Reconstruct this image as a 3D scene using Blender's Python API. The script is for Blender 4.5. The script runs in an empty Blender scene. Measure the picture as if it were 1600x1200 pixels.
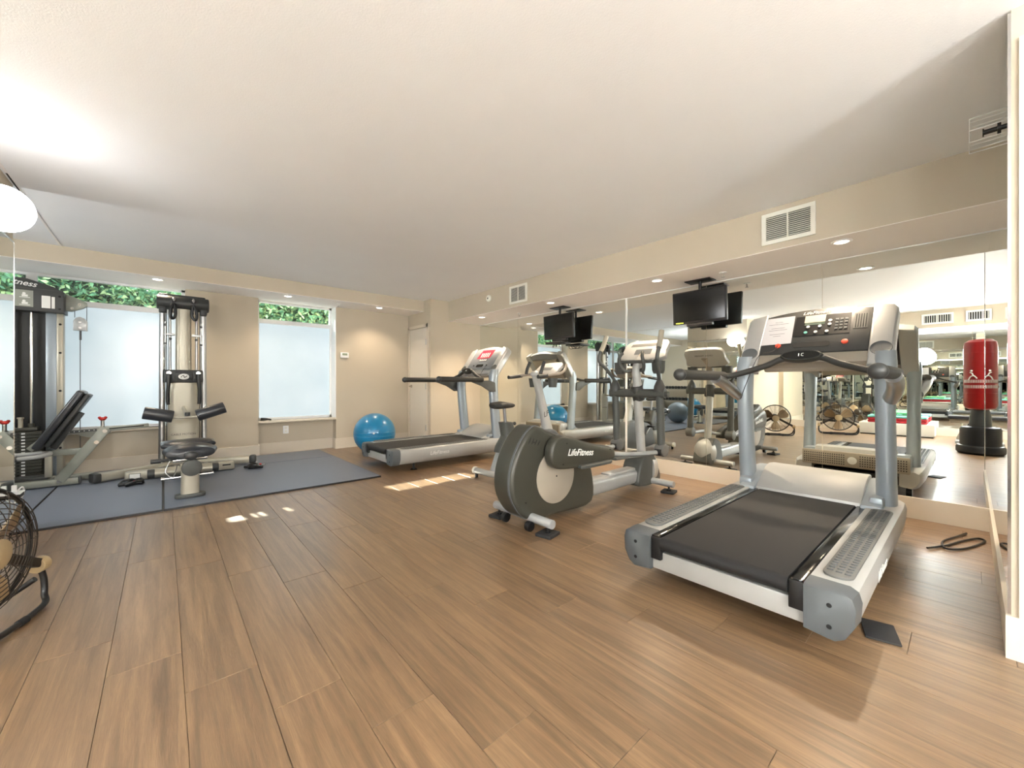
import bpy, bmesh, math, random
from mathutils import Vector, Matrix
random.seed(7)
scene = bpy.context.scene
COL = scene.collection
PI = math.pi
V = Vector
# ------------------------------------------------------------------ camera
EYE = 1.04
cam_d = bpy.data.cameras.new('camera'); cam = bpy.data.objects.new('camera', cam_d); COL.objects.link(cam)
cam_d.sensor_width = 36.0; cam_d.sensor_fit = 'HORIZONTAL'; cam_d.lens = 36.0*625/1600; cam_d.clip_start = 0.02
cam.location = (0, 0, EYE); cam.rotation_euler = (PI/2, 0, -math.atan2(545, 625))
scene.camera = cam
# ------------------------------------------------------------------ sky, sun, exposure
w = bpy.data.worlds.new('World'); scene.world = w; w.use_nodes = True
bg = w.node_tree.nodes['Background']
bg.inputs['Color'].default_value = (0.72, 0.86, 1.0, 1); bg.inputs['Strength'].default_value = 2.2
sd = bpy.data.lights.new('sun', 'SUN'); so = bpy.data.objects.new('sun', sd); COL.objects.link(so)
sd.energy = 14; sd.angle = math.radians(0.6); sd.color = (1.0, 0.93, 0.82)
so.rotation_euler = V((0.165, -0.83, -0.555)).to_track_quat('-Z', 'Y').to_euler()
so.location = (1.5, 12, 6)
vs = scene.view_settings
vs.view_transform = 'Standard'; vs.look = 'None'; vs.gamma = 1; vs.use_curve_mapping = False; vs.exposure = 1.26
scene.cycles.max_bounces = 14; scene.cycles.glossy_bounces = 8; scene.cycles.diffuse_bounces = 5
scene.cycles.sample_clamp_indirect = 20
DOWNLIGHT_W = 33; WARM = (1.0, 0.80, 0.58)
GLOBE_E = 8; GLOBE_FILL = 62; PANE_E = 0.30  # out-of-view globes are set strong to fill the ceiling with light

# ------------------------------------------------------------------ materials
def srgb(r, g, b):
    f = lambda c: c/12.92 if c <= 0.04045 else ((c+0.055)/1.055)**2.4
    return (f(r/255), f(g/255), f(b/255), 1)
MATS = {}
def mat(name, col, rough=0.5, metal=0.0, var=0.06, scale=8.0, bump=0.0, bscale=200.0, emit=0.0, coat=0.0):
    if name in MATS: return MATS[name]
    m = bpy.data.materials.new(name); m.use_nodes = True; MATS[name] = m
    nt = m.node_tree; b = nt.nodes['Principled BSDF']
    b.inputs['Roughness'].default_value = rough; b.inputs['Metallic'].default_value = metal
    b.inputs['Coat Weight'].default_value = coat
    tc = nt.nodes.new('ShaderNodeTexCoord')
    if var > 0:
        n = nt.nodes.new('ShaderNodeTexNoise'); n.inputs['Scale'].default_value = scale; n.inputs['Detail'].default_value = 4
        nt.links.new(tc.outputs['Object'], n.inputs['Vector'])
        r = nt.nodes.new('ShaderNodeMapRange'); r.inputs['To Min'].default_value = 1-var; r.inputs['To Max'].default_value = 1+var
        nt.links.new(n.outputs['Fac'], r.inputs['Value'])
        mx = nt.nodes.new('ShaderNodeMix'); mx.data_type = 'RGBA'; mx.blend_type = 'MULTIPLY'; mx.inputs['Factor'].default_value = 1
        mx.inputs['A'].default_value = col; nt.links.new(r.outputs['Result'], mx.inputs['B'])
        nt.links.new(mx.outputs['Result'], b.inputs['Base Color'])
    else: b.inputs['Base Color'].default_value = col
    if bump > 0:
        n2 = nt.nodes.new('ShaderNodeTexNoise'); n2.inputs['Scale'].default_value = bscale; n2.inputs['Detail'].default_value = 2
        nt.links.new(tc.outputs['Object'], n2.inputs['Vector'])
        bp = nt.nodes.new('ShaderNodeBump'); bp.inputs['Strength'].default_value = bump; bp.inputs['Distance'].default_value = 0.002
        nt.links.new(n2.outputs['Fac'], bp.inputs['Height']); nt.links.new(bp.outputs['Normal'], b.inputs['Normal'])
    if emit > 0:
        b.inputs['Emission Color'].default_value = col; b.inputs['Emission Strength'].default_value = emit
    return m
mat('wall', srgb(190, 179, 160), 0.75, var=0.02, scale=2, bump=0.15, bscale=300)
mat('ceiling', srgb(240, 241, 242), 0.9, var=0.02, scale=3, bump=0.35, bscale=160)
mat('soffit_under', srgb(246, 241, 237), 0.85, var=0.02, scale=3, bump=0.2, bscale=200)
mat('trim', srgb(208, 198, 182), 0.45, var=0.02)
mat('door', srgb(206, 200, 188), 0.45, var=0.02)
mat('white', srgb(235, 236, 236), 0.4, var=0.02)
mat('white_metal', srgb(225, 224, 214), 0.4, var=0.02)
mat('mirror', (0.86, 0.89, 0.86, 1), 0.0, 1.0, var=0)
mat('chrome', (0.6, 0.59, 0.58, 1), 0.15, 1.0, var=0.03)
mat('steel', (0.42, 0.42, 0.42, 1), 0.32, 1.0, var=0.05)
mat('silver', srgb(166, 168, 168), 0.35, 0.35, var=0.03)
mat('silver_light', srgb(166, 166, 163), 0.4, 0.15, var=0.03)
mat('silver_blue', srgb(146, 155, 162), 0.36, 0.3, var=0.03)
mat('cap_grey', srgb(80, 84, 86), 0.5, var=0.04, bump=0.2, bscale=400)
mat('pad_grey', srgb(98, 98, 95), 0.55, var=0.04, bump=0.2, bscale=400)
mat('charcoal', srgb(54, 55, 54), 0.45, var=0.05, bump=0.1, bscale=300)
mat('dark_grey', srgb(70, 72, 69), 0.5, var=0.04, bump=0.1, bscale=300)
mat('olive', srgb(60, 59, 51), 0.38, 0.1, var=0.05, bump=0.1, bscale=300)
mat('taupe', srgb(150, 141, 128), 0.45, var=0.03)
mat('black', srgb(17, 17, 18), 0.4, var=0.05)
mat('black_gloss', srgb(14, 15, 15), 0.12, var=0.0)
mat('belt', srgb(24, 23, 23), 0.7, var=0.15, scale=3, bump=0.3, bscale=600)
mat('rubber', srgb(34, 34, 35), 0.75, var=0.1, bump=0.4, bscale=500)
mat('vinyl', srgb(46, 48, 52), 0.3, var=0.05, bump=0.15, bscale=150)
mat('grip', srgb(46, 45, 41), 0.6, var=0.05, bump=0.3, bscale=500)
mat('champagne', srgb(168, 163, 148), 0.35, 0.35, var=0.03)
mat('grey_green', srgb(142, 144, 134), 0.42, 0.2, var=0.04)
mat('red', srgb(190, 40, 34), 0.4, var=0.05)
mat('bag_red', srgb(146, 13, 17), 0.32, var=0.06, bump=0.2, bscale=60)
mat('orange_red', srgb(226, 84, 60), 0.4, var=0.0)
mat('paper', srgb(186, 186, 190), 0.8, var=0.02)
mat('print', srgb(90, 90, 94), 0.8, var=0.0)
mat('note', srgb(206, 198, 172), 0.8, var=0.02)
mat('cream', srgb(226, 216, 190), 0.5, var=0.02)
mat('letter', srgb(222, 222, 218), 0.5, var=0.0)
mat('letter_dark', srgb(70, 70, 70), 0.5, var=0.0)
mat('ball_blue', srgb(16, 118, 164), 0.28, var=0.03, coat=0.3)
mat('ball_grey', srgb(120, 136, 150), 0.35, var=0.03)
mat('teal', srgb(110, 180, 168), 0.7, var=0.04)
mat('mint', srgb(104, 168, 118), 0.6, var=0.04)
mat('mat_red', srgb(172, 30, 42), 0.7, var=0.04)
mat('tan_blade', srgb(158, 134, 100), 0.4, 0.3, var=0.08)
mat('brown_black', srgb(52, 44, 36), 0.5, 0.2, var=0.1)
mat('gold', srgb(176, 156, 120), 0.4, 0.2, var=0.05)
mat('hedge_core', srgb(38, 56, 34), 0.9, var=0.3, scale=14)
mat('console_grey', srgb(118, 123, 128), 0.4, 0.15, var=0.03)
mat('slot', srgb(18, 18, 18), 0.8, var=0.0)
mat('concrete', srgb(186, 184, 178), 0.85, var=0.08, scale=5, bump=0.3)
mat('soil', srgb(80, 66, 50), 0.95, var=0.2, scale=20)
mat('screen_red', srgb(176, 46, 66), 0.3, var=0.0, emit=0.25)
mat('lcd', srgb(150, 160, 140), 0.25, var=0.0)
mat('led', srgb(190, 210, 60), 0.4, var=0.0, emit=1.0)

def floor_mat():
    m = bpy.data.materials.new('oak_vinyl'); m.use_nodes = True; MATS['plank'] = m
    nt = m.node_tree; L = nt.links; N = nt.nodes.new; b = nt.nodes['Principled BSDF']
    tc = N('ShaderNodeTexCoord'); oi = N('ShaderNodeObjectInfo')
    mul = N('ShaderNodeVectorMath'); mul.operation = 'MULTIPLY'; mul.inputs[1].default_value = (26, 1.3, 1)
    off = N('ShaderNodeVectorMath'); off.operation = 'SCALE'; off.inputs[0].default_value = (37, 53, 71)
    L.new(oi.outputs['Random'], off.inputs['Scale'])
    add = N('ShaderNodeVectorMath'); add.operation = 'ADD'
    L.new(tc.outputs['Object'], mul.inputs[0]); L.new(mul.outputs[0], add.inputs[0]); L.new(off.outputs[0], add.inputs[1])
    n1 = N('ShaderNodeTexNoise'); n1.inputs['Scale'].default_value = 1.3; n1.inputs['Detail'].default_value = 6; n1.inputs['Distortion'].default_value = 0.8
    L.new(add.outputs[0], n1.inputs['Vector'])
    n2 = N('ShaderNodeTexNoise'); n2.inputs['Scale'].default_value = 9; n2.inputs['Detail'].default_value = 5; n2.inputs['Distortion'].default_value = 1.5
    L.new(add.outputs[0], n2.inputs['Vector'])
    cr = N('ShaderNodeValToRGB')
    e = cr.color_ramp.elements; e[0].position = 0.3; e[0].color = srgb(100, 78, 55); e[1].position = 0.72; e[1].color = srgb(144, 115, 83)
    x = e.new(0.5); x.color = srgb(122, 96, 69)
    L.new(n1.outputs['Fac'], cr.inputs['Fac'])
    r2 = N('ShaderNodeMapRange'); r2.inputs['From Min'].default_value = 0.35; r2.inputs['From Max'].default_value = 0.65; r2.inputs['To Min'].default_value = 0.86; r2.inputs['To Max'].default_value = 1.08
    L.new(n2.outputs['Fac'], r2.inputs['Value'])
    r3 = N('ShaderNodeMapRange'); r3.inputs['To Min'].default_value = 0.90; r3.inputs['To Max'].default_value = 1.10; L.new(oi.outputs['Random'], r3.inputs['Value'])
    mm = N('ShaderNodeMath'); mm.operation = 'MULTIPLY'; L.new(r2.outputs[0], mm.inputs[0]); L.new(r3.outputs[0], mm.inputs[1])
    mx = N('ShaderNodeMix'); mx.data_type = 'RGBA'; mx.blend_type = 'MULTIPLY'; mx.inputs['Factor'].default_value = 1
    L.new(cr.outputs['Color'], mx.inputs['A']); L.new(mm.outputs[0], mx.inputs['B']); L.new(mx.outputs['Result'], b.inputs['Base Color'])
    b.inputs['Roughness'].default_value = 0.40; b.inputs['Specular IOR Level'].default_value = 0.6
    b.inputs['Coat Weight'].default_value = 0.5; b.inputs['Coat Roughness'].default_value = 0.28
    bp = N('ShaderNodeBump'); bp.inputs['Strength'].default_value = 0.35; bp.inputs['Distance'].default_value = 0.002
    L.new(n2.outputs['Fac'], bp.inputs['Height']); L.new(bp.outputs['Normal'], b.inputs['Normal'])
floor_mat()
def frost_mat():
    m = bpy.data.materials.new('frosted_pane'); m.use_nodes = True; MATS['frost'] = m
    nt = m.node_tree; L = nt.links; N = nt.nodes.new; b = nt.nodes['Principled BSDF']
    tc = N('ShaderNodeTexCoord'); n = N('ShaderNodeTexNoise'); n.inputs['Scale'].default_value = 1.6; n.inputs['Detail'].default_value = 3
    L.new(tc.outputs['Object'], n.inputs['Vector'])
    cr = N('ShaderNodeValToRGB'); e = cr.color_ramp.elements
    e[0].position = 0.3; e[0].color = (0.55, 0.70, 0.77, 1); e[1].position = 0.72; e[1].color = (0.74, 0.86, 0.92, 1)
    L.new(n.outputs['Fac'], cr.inputs['Fac'])
    L.new(cr.outputs['Color'], b.inputs['Emission Color']); b.inputs['Emission Strength'].default_value = PANE_E  # daylight behind the frosting is put into the pane's own uneven glow
    b.inputs['Base Color'].default_value = (0.30, 0.34, 0.355, 1); b.inputs['Roughness'].default_value = 0.25
frost_mat()
def glass_mat():
    m = bpy.data.materials.new('clear_glass'); m.use_nodes = True; MATS['glass'] = m
    nt = m.node_tree; L = nt.links; nt.nodes.remove(nt.nodes['Principled BSDF'])
    t = nt.nodes.new('ShaderNodeBsdfTransparent'); t.inputs['Color'].default_value = (0.93, 0.97, 0.95, 1)
    g = nt.nodes.new('ShaderNodeBsdfGlossy'); g.inputs['Roughness'].default_value = 0.0
    mx = nt.nodes.new('ShaderNodeMixShader'); mx.inputs[0].default_value = 0.06
    L.new(t.outputs[0], mx.inputs[1]); L.new(g.outputs[0], mx.inputs[2]); L.new(mx.outputs[0], nt.nodes['Material Output'].inputs['Surface'])
glass_mat()
def emis(name, col, s):
    m = bpy.data.materials.new(name); m.use_nodes = True; MATS[name] = m
    b = m.node_tree.nodes['Principled BSDF']; b.inputs['Base Color'].default_value = col
    b.inputs['Emission Color'].default_value = col; b.inputs['Emission Strength'].default_value = s
emis('globe', (0.98, 0.98, 1.0, 1), GLOBE_E); emis('globe_fill', (0.93, 0.97, 1.0, 1), GLOBE_FILL); emis('lamp_disc', (1.0, 0.88, 0.72, 1), 3.0)
def leaf_mat():
    m = bpy.data.materials.new('leaf'); m.use_nodes = True; MATS['leaf'] = m
    nt = m.node_tree; L = nt.links; N = nt.nodes.new; b = nt.nodes['Principled BSDF']
    g = N('ShaderNodeNewGeometry'); cr = N('ShaderNodeValToRGB'); e = cr.color_ramp.elements
    e[0].color = srgb(58, 104, 72); e[1].color = srgb(196, 214, 150); x = e.new(0.55); x.color = srgb(104, 150, 104)
    L.new(g.outputs['Random Per Island'], cr.inputs['Fac']); L.new(cr.outputs['Color'], b.inputs['Base Color'])
    b.inputs['Roughness'].default_value = 0.45; b.inputs['Transmission Weight'].default_value = 0.0
leaf_mat()

# ------------------------------------------------------------------ mesh helpers
class B:
    """collects shapes into one mesh"""
    def __init__(s): s.bm = bmesh.new()
    def _merge(s, bm, M=None):
        if M is not None: bmesh.ops.transform(bm, matrix=M, verts=bm.verts)
        me = bpy.data.meshes.new('t'); bm.to_mesh(me); bm.free(); s.bm.from_mesh(me); bpy.data.meshes.remove(me)
    def box(s, lo, hi, bev=0.0, seg=2, M=None):
        bm = bmesh.new(); bmesh.ops.create_cube(bm, size=1)
        lo, hi = V(lo), V(hi)
        bmesh.ops.scale(bm, vec=hi-lo, verts=bm.verts); bmesh.ops.translate(bm, vec=(lo+hi)/2, verts=bm.verts)
        if bev > 0: bmesh.ops.bevel(bm, geom=bm.edges[:], offset=bev, segments=seg, affect='EDGES', profile=0.5)
        s._merge(bm, M); return s
    def bar(s, p, q, wy, wz, bev=0.0, up=(0, 0, 1)):
        """box-section bar from p to q"""
        p, q = V(p), V(q); d = q-p; z = d.normalized(); x = V(up).cross(z)
        if x.length < 1e-4: x = V((1, 0, 0)).cross(z)
        x.normalize(); y = z.cross(x)
        M = Matrix((x, y, z)).transposed().to_4x4(); M.translation = p
        return s.box((-wy/2, -wz/2, 0), (wy/2, wz/2, d.length), bev, 2, M)
    def cyl(s, p, q, r, r2=None, n=20, bev=0.0):
        p, q = V(p), V(q); d = q-p; bm = bmesh.new()
        bmesh.ops.create_cone(bm, cap_ends=True, segments=n, radius1=r, radius2=r if r2 is None else r2, depth=d.length)
        if bev > 0:
            ee = [e for e in bm.edges if all(len(f.verts) > 4 for f in e.link_faces) is False and any(len(f.verts) > 4 for f in e.link_faces)]
            bmesh.ops.bevel(bm, geom=ee, offset=bev, segments=2, affect='EDGES', profile=0.5)
        M = d.to_track_quat('Z', 'Y').to_matrix().to_4x4(); M.translation = (p+q)/2
        s._merge(bm, M); return s
    def sph(s, c, r, sc=(1, 1, 1), n=24, M=None):
        bm = bmesh.new(); bmesh.ops.create_uvsphere(bm, u_segments=n, v_segments=max(8, n//2), radius=r)
        bmesh.ops.scale(bm, vec=sc, verts=bm.verts); bmesh.ops.translate(bm, vec=c, verts=bm.verts)
        s._merge(bm, M); return s
    def loft(s, rings, cap=True, closed=False):
        bm = s.bm; R = [[bm.verts.new(p) for p in r] for r in rings]; n = len(R[0])
        pairs = list(zip(R, R[1:])) + ([(R[-1], R[0])] if closed else [])
        for a, b in pairs:
            for i in range(n):
                j = (i+1) % n
                try: bm.faces.new((a[i], a[j], b[j], b[i]))
                except ValueError: pass
        if cap and not closed:
            bm.faces.new(list(reversed(R[0]))); bm.faces.new(R[-1])
        return s
    def tube(s, pts, r, n=12, smooth=6, cap=True, closed=False):
        pts = [V(p) for p in pts]
        if smooth and len(pts) > 2: pts = spline(pts, smooth, closed)
        m = len(pts); rr = r if isinstance(r, (list, tuple)) else [r]*2
        rings = []; prev = None
        for i, p in enumerate(pts):
            t = (pts[(i+1) % m]-pts[i-1]) if closed else (pts[min(i+1, m-1)]-pts[max(i-1, 0)])
            t.normalize()
            if prev is None:
                x = t.orthogonal().normalized()
            else:
                x = (prev - t*prev.dot(t)).normalized()
            prev = x; y = t.cross(x)
            f = i/(m-1)*(len(rr)-1); k = min(int(f), len(rr)-2); rad = rr[k]+(rr[k+1]-rr[k])*(f-k)
            rings.append([p+(x*math.cos(a)+y*math.sin(a))*rad for a in [2*PI*j/n for j in range(n)]])
        return s.loft(rings, cap, closed)
    def prism(s, out, axis, lo, hi, bev=0.0, seg=2, M=None):
        """2D outline extruded along axis ('x','y','z'); outline gives the other two coordinates in order"""
        bm = bmesh.new()
        def P(a, b, c): return {'x': (c, a, b), 'y': (a, c, b), 'z': (a, b, c)}[axis]
        A = [bm.verts.new(P(a, b, lo)) for a, b in out]; Bv = [bm.verts.new(P(a, b, hi)) for a, b in out]
        n = len(out)
        bm.faces.new(A); bm.faces.new(list(reversed(Bv)))
        for i in range(n):
            j = (i+1) % n; bm.faces.new((A[j], A[i], Bv[i], Bv[j]))
        bmesh.ops.recalc_face_normals(bm, faces=bm.faces)
        if bev > 0:
            ee = [e for e in bm.edges if len({round({'x': v.co.x, 'y': v.co.y, 'z': v.co.z}[axis], 5) for v in e.verts}) == 1]
            bmesh.ops.bevel(bm, geom=ee, offset=bev, segments=seg, affect='EDGES', profile=0.5)
        s._merge(bm, M); return s
    def lathe(s, prof, c=(0, 0, 0), axis=(0, 0, 1), n=32, M=None):
        """profile of (radius, height)"""
        c = V(c); q = V(axis).normalized().to_track_quat('Z', 'Y')
        rings = []
        for r, z in prof:
            rings.append([c+q @ V((max(r, 1e-4)*math.cos(2*PI*j/n), max(r, 1e-4)*math.sin(2*PI*j/n), z)) for j in range(n)])
        return s.loft(rings)
    def quad(s, a, b, c, d):
        s.bm.faces.new([s.bm.verts.new(p) for p in (a, b, c, d)]); return s
def spline(p, k, closed=False):
    out = []; n = len(p)
    for i in range(n if closed else n-1):
        if closed: a, b, c, d = p[i-1], p[i], p[(i+1) % n], p[(i+2) % n]
        else: a, b, c, d = p[max(i-1, 0)], p[i], p[i+1], p[min(i+2, n-1)]
        for j in range(k):
            t = j/k
            out.append(0.5*((2*b)+(c-a)*t+(2*a-5*b+4*c-d)*t*t+(3*b-a-3*c+d)*t**3))
    if not closed: out.append(p[-1])
    return out
def obj(name, b, m, parent=None, smooth=True, M=None, kind=None):
    me = bpy.data.meshes.new(name); bm = b.bm
    bmesh.ops.recalc_face_normals(bm, faces=bm.faces)
    if M is not None: bmesh.ops.transform(bm, matrix=M, verts=bm.verts)
    bm.to_mesh(me); bm.free()
    if smooth:
        me.polygons.foreach_set('use_smooth', [True]*len(me.polygons))
        me.set_sharp_from_angle(angle=math.radians(38))
    me.materials.append(MATS[m]); o = bpy.data.objects.new(name, me); COL.objects.link(o)
    if parent: o.parent = parent
    if kind: o['kind'] = kind
    return o
def ins(name, me, parent=None, loc=(0, 0, 0)):
    o = bpy.data.objects.new(name, me); COL.objects.link(o); o.location = loc
    if parent: o.parent = parent
    return o
def tag(o, label, cat, group=None, kind=None):
    o['label'] = label; o['category'] = cat
    if group: o['group'] = group
    if kind: o['kind'] = kind
    return o
def thing(name, label, cat, loc=(0, 0, 0), rz=0.0, group=None):
    o = bpy.data.objects.new(name, None); COL.objects.link(o); o.location = loc; o.rotation_euler = (0, 0, rz); o.empty_display_size = 0.1
    return tag(o, label, cat, group)
def struct(name, b, m, label, parent=None, smooth=False):
    o = obj(name, b, m, parent, smooth)
    if not parent: o['kind'] = 'structure'; o['label'] = label
    return o
def copy_tree(o, parent=None, loc=None):
    c = o.copy(); COL.objects.link(c); c.parent = parent
    if loc is not None: c.location = loc
    for ch in list(o.children): copy_tree(ch, c)
    return c
def text(name, s, size, m, M, parent, depth=0.001, shear=0.0, bold=0.0):
    cu = bpy.data.curves.new('tx', 'FONT'); cu.body = s; cu.size = size; cu.extrude = depth; cu.shear = shear; cu.offset = bold
    cu.align_x = 'CENTER'; cu.align_y = 'CENTER'; cu.resolution_u = 3
    t = bpy.data.objects.new('tx', cu); COL.objects.link(t)
    bpy.context.view_layer.update()
    me = bpy.data.meshes.new_from_object(t.evaluated_get(bpy.context.evaluated_depsgraph_get()))
    bpy.data.objects.remove(t); bpy.data.curves.remove(cu)
    me.transform(M); me.materials.clear(); me.materials.append(MATS[m]); me.name = name
    o = bpy.data.objects.new(name, me); COL.objects.link(o); o.parent = parent
    return o
def frame(o, x, y):
    """matrix with given origin, x axis and y axis"""
    x = V(x).normalized(); z = x.cross(V(y)).normalized(); y = z.cross(x)
    M = Matrix((x, y, z)).transposed().to_4x4(); M.translation = V(o); return M
def oval(c, ax, ay, n=20, p=2.0):
    c, ax, ay = V(c), V(ax), V(ay); o = []
    for i in range(n):
        a = 2*PI*i/n; ca, sa = math.cos(a), math.sin(a)
        o.append(c+ax*math.copysign(abs(ca)**(2/p), ca)+ay*math.copysign(abs(sa)**(2/p), sa))
    return o
def rrect(w, h, r, n=4):
    o = []
    for cx, cy, a0 in ((w/2-r, h/2-r, 0), (-w/2+r, h/2-r, 90), (-w/2+r, -h/2+r, 180), (w/2-r, -h/2+r, 270)):
        for k in range(n+1):
            a = math.radians(a0+90*k/n); o.append((cx+r*math.cos(a), cy+r*math.sin(a)))
    return o
# ================================================================== the room
XR = 4.388; XS = 3.702; ZS = 2.12; ZC = 2.46; YF = 6.72; YB = 6.87; YN = -0.101; XE = 2.427
XL = -0.811; YL = 4.507; ZF = 2.28; YFS = 6.15; XD = 3.36; YD = 5.92; XA = -3.9; XW = -3.0; YP = 3.2; YBK = -2.2; BH = 0.162
# floor: base slab with single planks
fl = struct('floor', B().box((XA-.2, YBK-.2, -0.1), (XR+.2, YB+.2, -0.006)), 'soil', 'oak-look vinyl plank floor of the exercise room')
PW, PL = 0.210, 1.175; planks = []
k0 = math.floor((XA-1.315)/PW)-1
k = k0
while 1.315+k*PW < XR:
    x0, x1 = max(XA, 1.315+k*PW), min(XR, 1.315+(k+1)*PW)
    if x1-x0 > 0.01:
        ys = 1.262-0.275*k; ys -= math.ceil((ys-YBK)/PL)*PL
        while ys < YB:
            a, b = max(ys, YBK), min(ys+PL, YB)
            if b-a > 0.01: planks.append((x0, x1, a, b))
            ys += PL
    k += 1
def vis_key(p):
    x, y = (p[0]+p[1])/2, (p[2]+p[3])/2
    t = x*0.6572+y*0.7537; r = x*0.7537-y*0.6572
    if t < 0.4 or abs(r)/t > 1.5: return 50+math.hypot(x-2, y-2)
    if y > 4.6 and x < 1.8: return 40+y
    return t
planks.sort(key=vis_key)
pm = {}
rest = B()
for i, (x0, x1, a, b) in enumerate(planks):
    g = 0.0007; sx, sy = round(x1-x0-2*g, 4), round(b-a-2*g, 4)
    if i < 296:
        if (sx, sy) not in pm:
            o = obj('plank', B().box((-sx/2, -sy/2, -0.006), (sx/2, sy/2, 0), 0.0008, 1), 'plank', fl, smooth=False); pm[(sx, sy)] = o.data
        else: o = ins('plank', pm[(sx, sy)], fl)
        o.location = ((x0+x1)/2, (a+b)/2, 0)
    else: rest.box((x0+g, a+g, -0.006), (x1-g, b-g, 0))
obj('plank_field', rest, 'plank', fl, smooth=False, kind='stuff')
# ceiling
ce = struct('ceiling', B().box((XA-.2, YBK-.2, ZC), (XR+.2, YB+.2, ZC+.15)), 'ceiling', 'white textured ceiling over the whole room')
tr = struct('trim_1', B().box((-0.80, 1.0, ZC-.006), (-0.785, YFS, ZC)), 'soffit_under', 'thin white joint strip running along the ceiling above the left mirror')
for y in (3.15, 4.25):
    obj('joint_gap', B().box((-0.797, y, ZC-.0075), (-0.788, y+.32, ZC-.006)), 'slot', tr, False)
# right wall with mirror panels
wr = struct('wall_right', B().box((XR, YBK-.2, 0), (XR+.15, YD, ZC)), 'wall', 'right wall lined with tall mirror panels')
br = [5.92, 4.88, 3.86, 2.842, 1.86, 0.86, -0.101]
for a, b in zip(br, br[1:]):
    obj('mirror_panel', B().box((XR-.006, b+.0015, BH), (XR, a-.0015, ZS)), 'mirror', wr, False)
obj('mirror_strip', B().box((XR-.012, 2.83, BH), (XR-.006, 2.852, ZS)), 'white', wr, False)
obj('mirror_channel', B().box((XR-.014, YN, ZS-.012), (XR-.006, YD, ZS)), 'white', wr, False)
struct('baseboard_right', B().box((XR-.016, YN, 0), (XR, YD, BH)), 'trim', 'cream baseboard below the mirror panels of the right wall')
so_ = struct('wall_right_soffit', B().box((XS, YBK, ZS), (XR, YD, ZC)), 'wall', 'beige dropped soffit above the mirrored right wall')
obj('underside', B().box((XS+.001, YN, ZS-.004), (XR-.001, YD-.001, ZS)), 'soffit_under', so_, False)
# near return wall
rw = struct('wall_return', B().box((XE, YN-.16, 0), (XR, YN, ZC)), 'wall', 'short return wall with mirror at the right edge')
obj('mirror_panel', B().box((XE+.012, YN, BH), (XR-.006, YN+.006, ZC-.01)), 'mirror', rw, False)
obj('edge_trim', B().box((XE-.002, YN, BH), (XE+.012, YN+.009, ZC-.01)), 'chrome', rw, False)
b = B().box((XE-.014, YN-.174, 0), (XR-.016, YN+.014, BH))
struct('baseboard_return', b, 'trim', 'cream baseboard wrapping the end of the short return wall')
struct('trim_2', B().box((XE-.012, YN-.15, BH), (XE, YN-.018, ZC-.12)), 'trim', 'pale casing on the end of the short return wall')
# far wall with windows
X1R, X2L, X2R = 0.22, 1.03, 2.10; SILL = 0.50; ZT = 1.975
wf = struct('wall_far', B().box((X1R, YF, 0), (X2L, YB+.2, ZC)).box((X2R, YF, 0), (XD+.2, YB+.2, ZC))
    .box((X2L, YB, 0), (X2R, YB+.2, SILL)).box((XA, YF, 0), (X1R, YB+.2, SILL)).box((XA-.2, YF, ZF), (XD, YB+.2, ZC)), 'wall', 'beige far wall with two windows')
fs = struct('wall_far_soffit', B().box((XA, YFS, ZF), (XD, YF, ZC)), 'wall', 'beige dropped soffit above the far windows')
obj('underside', B().box((XA, YFS+.001, ZF-.004), (XD-.001, YB, ZF)), 'soffit_under', fs, False)
struct('baseboard_far', B().box((XA, YF-.015, 0), (X2L, YF, BH)).box((X2R, YF-.015, 0), (XD, YF, BH)).box((X2L, YB-.015, 0), (X2R, YB, BH))
    .box((X2L, YF-.015, 0), (X2L+.015, YB, BH)).box((X2R-.015, YF-.015, 0), (X2R, YB, BH)), 'trim', 'cream baseboard along the window wall')
def window(n, x0, x1, mull, y, label):
    o = obj('window_%d' % n, B().box((x0, y, SILL), (x1, y+.05, SILL+.035)).box((x0, y, ZF-.03), (x1, y+.05, ZF)).box((x0, y-.005, ZT-.03), (x1, y+.05, ZT+.035))
        .box((x0, y, SILL), (x0+.04, y+.05, ZF)).box((x1-.04, y, SILL), (x1, y+.05, ZF)), 'white', None, False)
    o['kind'] = 'structure'; o['label'] = label
    xs = [x0+.04]+list(mull)+[x1-.04]
    for m in mull: obj('mullion', B().box((m-.04, y-.003, SILL+.03), (m+.04, y+.05, ZF-.01)), 'white', o, False)
    for a, b in zip(xs, xs[1:]):
        a2, b2 = a+(.04 if a in mull else 0), b-(.04 if b in mull else 0)
        obj('frosted_pane', B().box((a2, y+.015, SILL+.03), (b2, y+.027, ZT-.025)), 'frost', o, False)
        obj('clear_pane', B().box((a2, y+.018, ZT+.03), (b2, y+.024, ZF-.025)), 'glass', o, False)
    return o
wA = window(1, XA, X1R, (-2.6, -1.1), YF+.12, 'wide frosted window behind the two strength machines')
wB = window(2, X2L, X2R, (), YB+.05, 'narrow frosted window with hedge above, beside the thermostat')
struct('trim_3', B().box((X2L, YF-.012, SILL-.028), (X2R, YB+.055, SILL), .004), 'trim', 'window sill ledge of the narrow window')
struct('trim_4', B().box((XA, YF-.03, SILL-.028), (X1R, YF+.125, SILL), .004), 'trim', 'long window sill ledge behind the strength machines')
struct('trim_5', B().box((X2R-.012, YF, SILL), (X2R, YB+.05, ZF)), 'white', 'white reveal on the right side of the narrow window')
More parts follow.
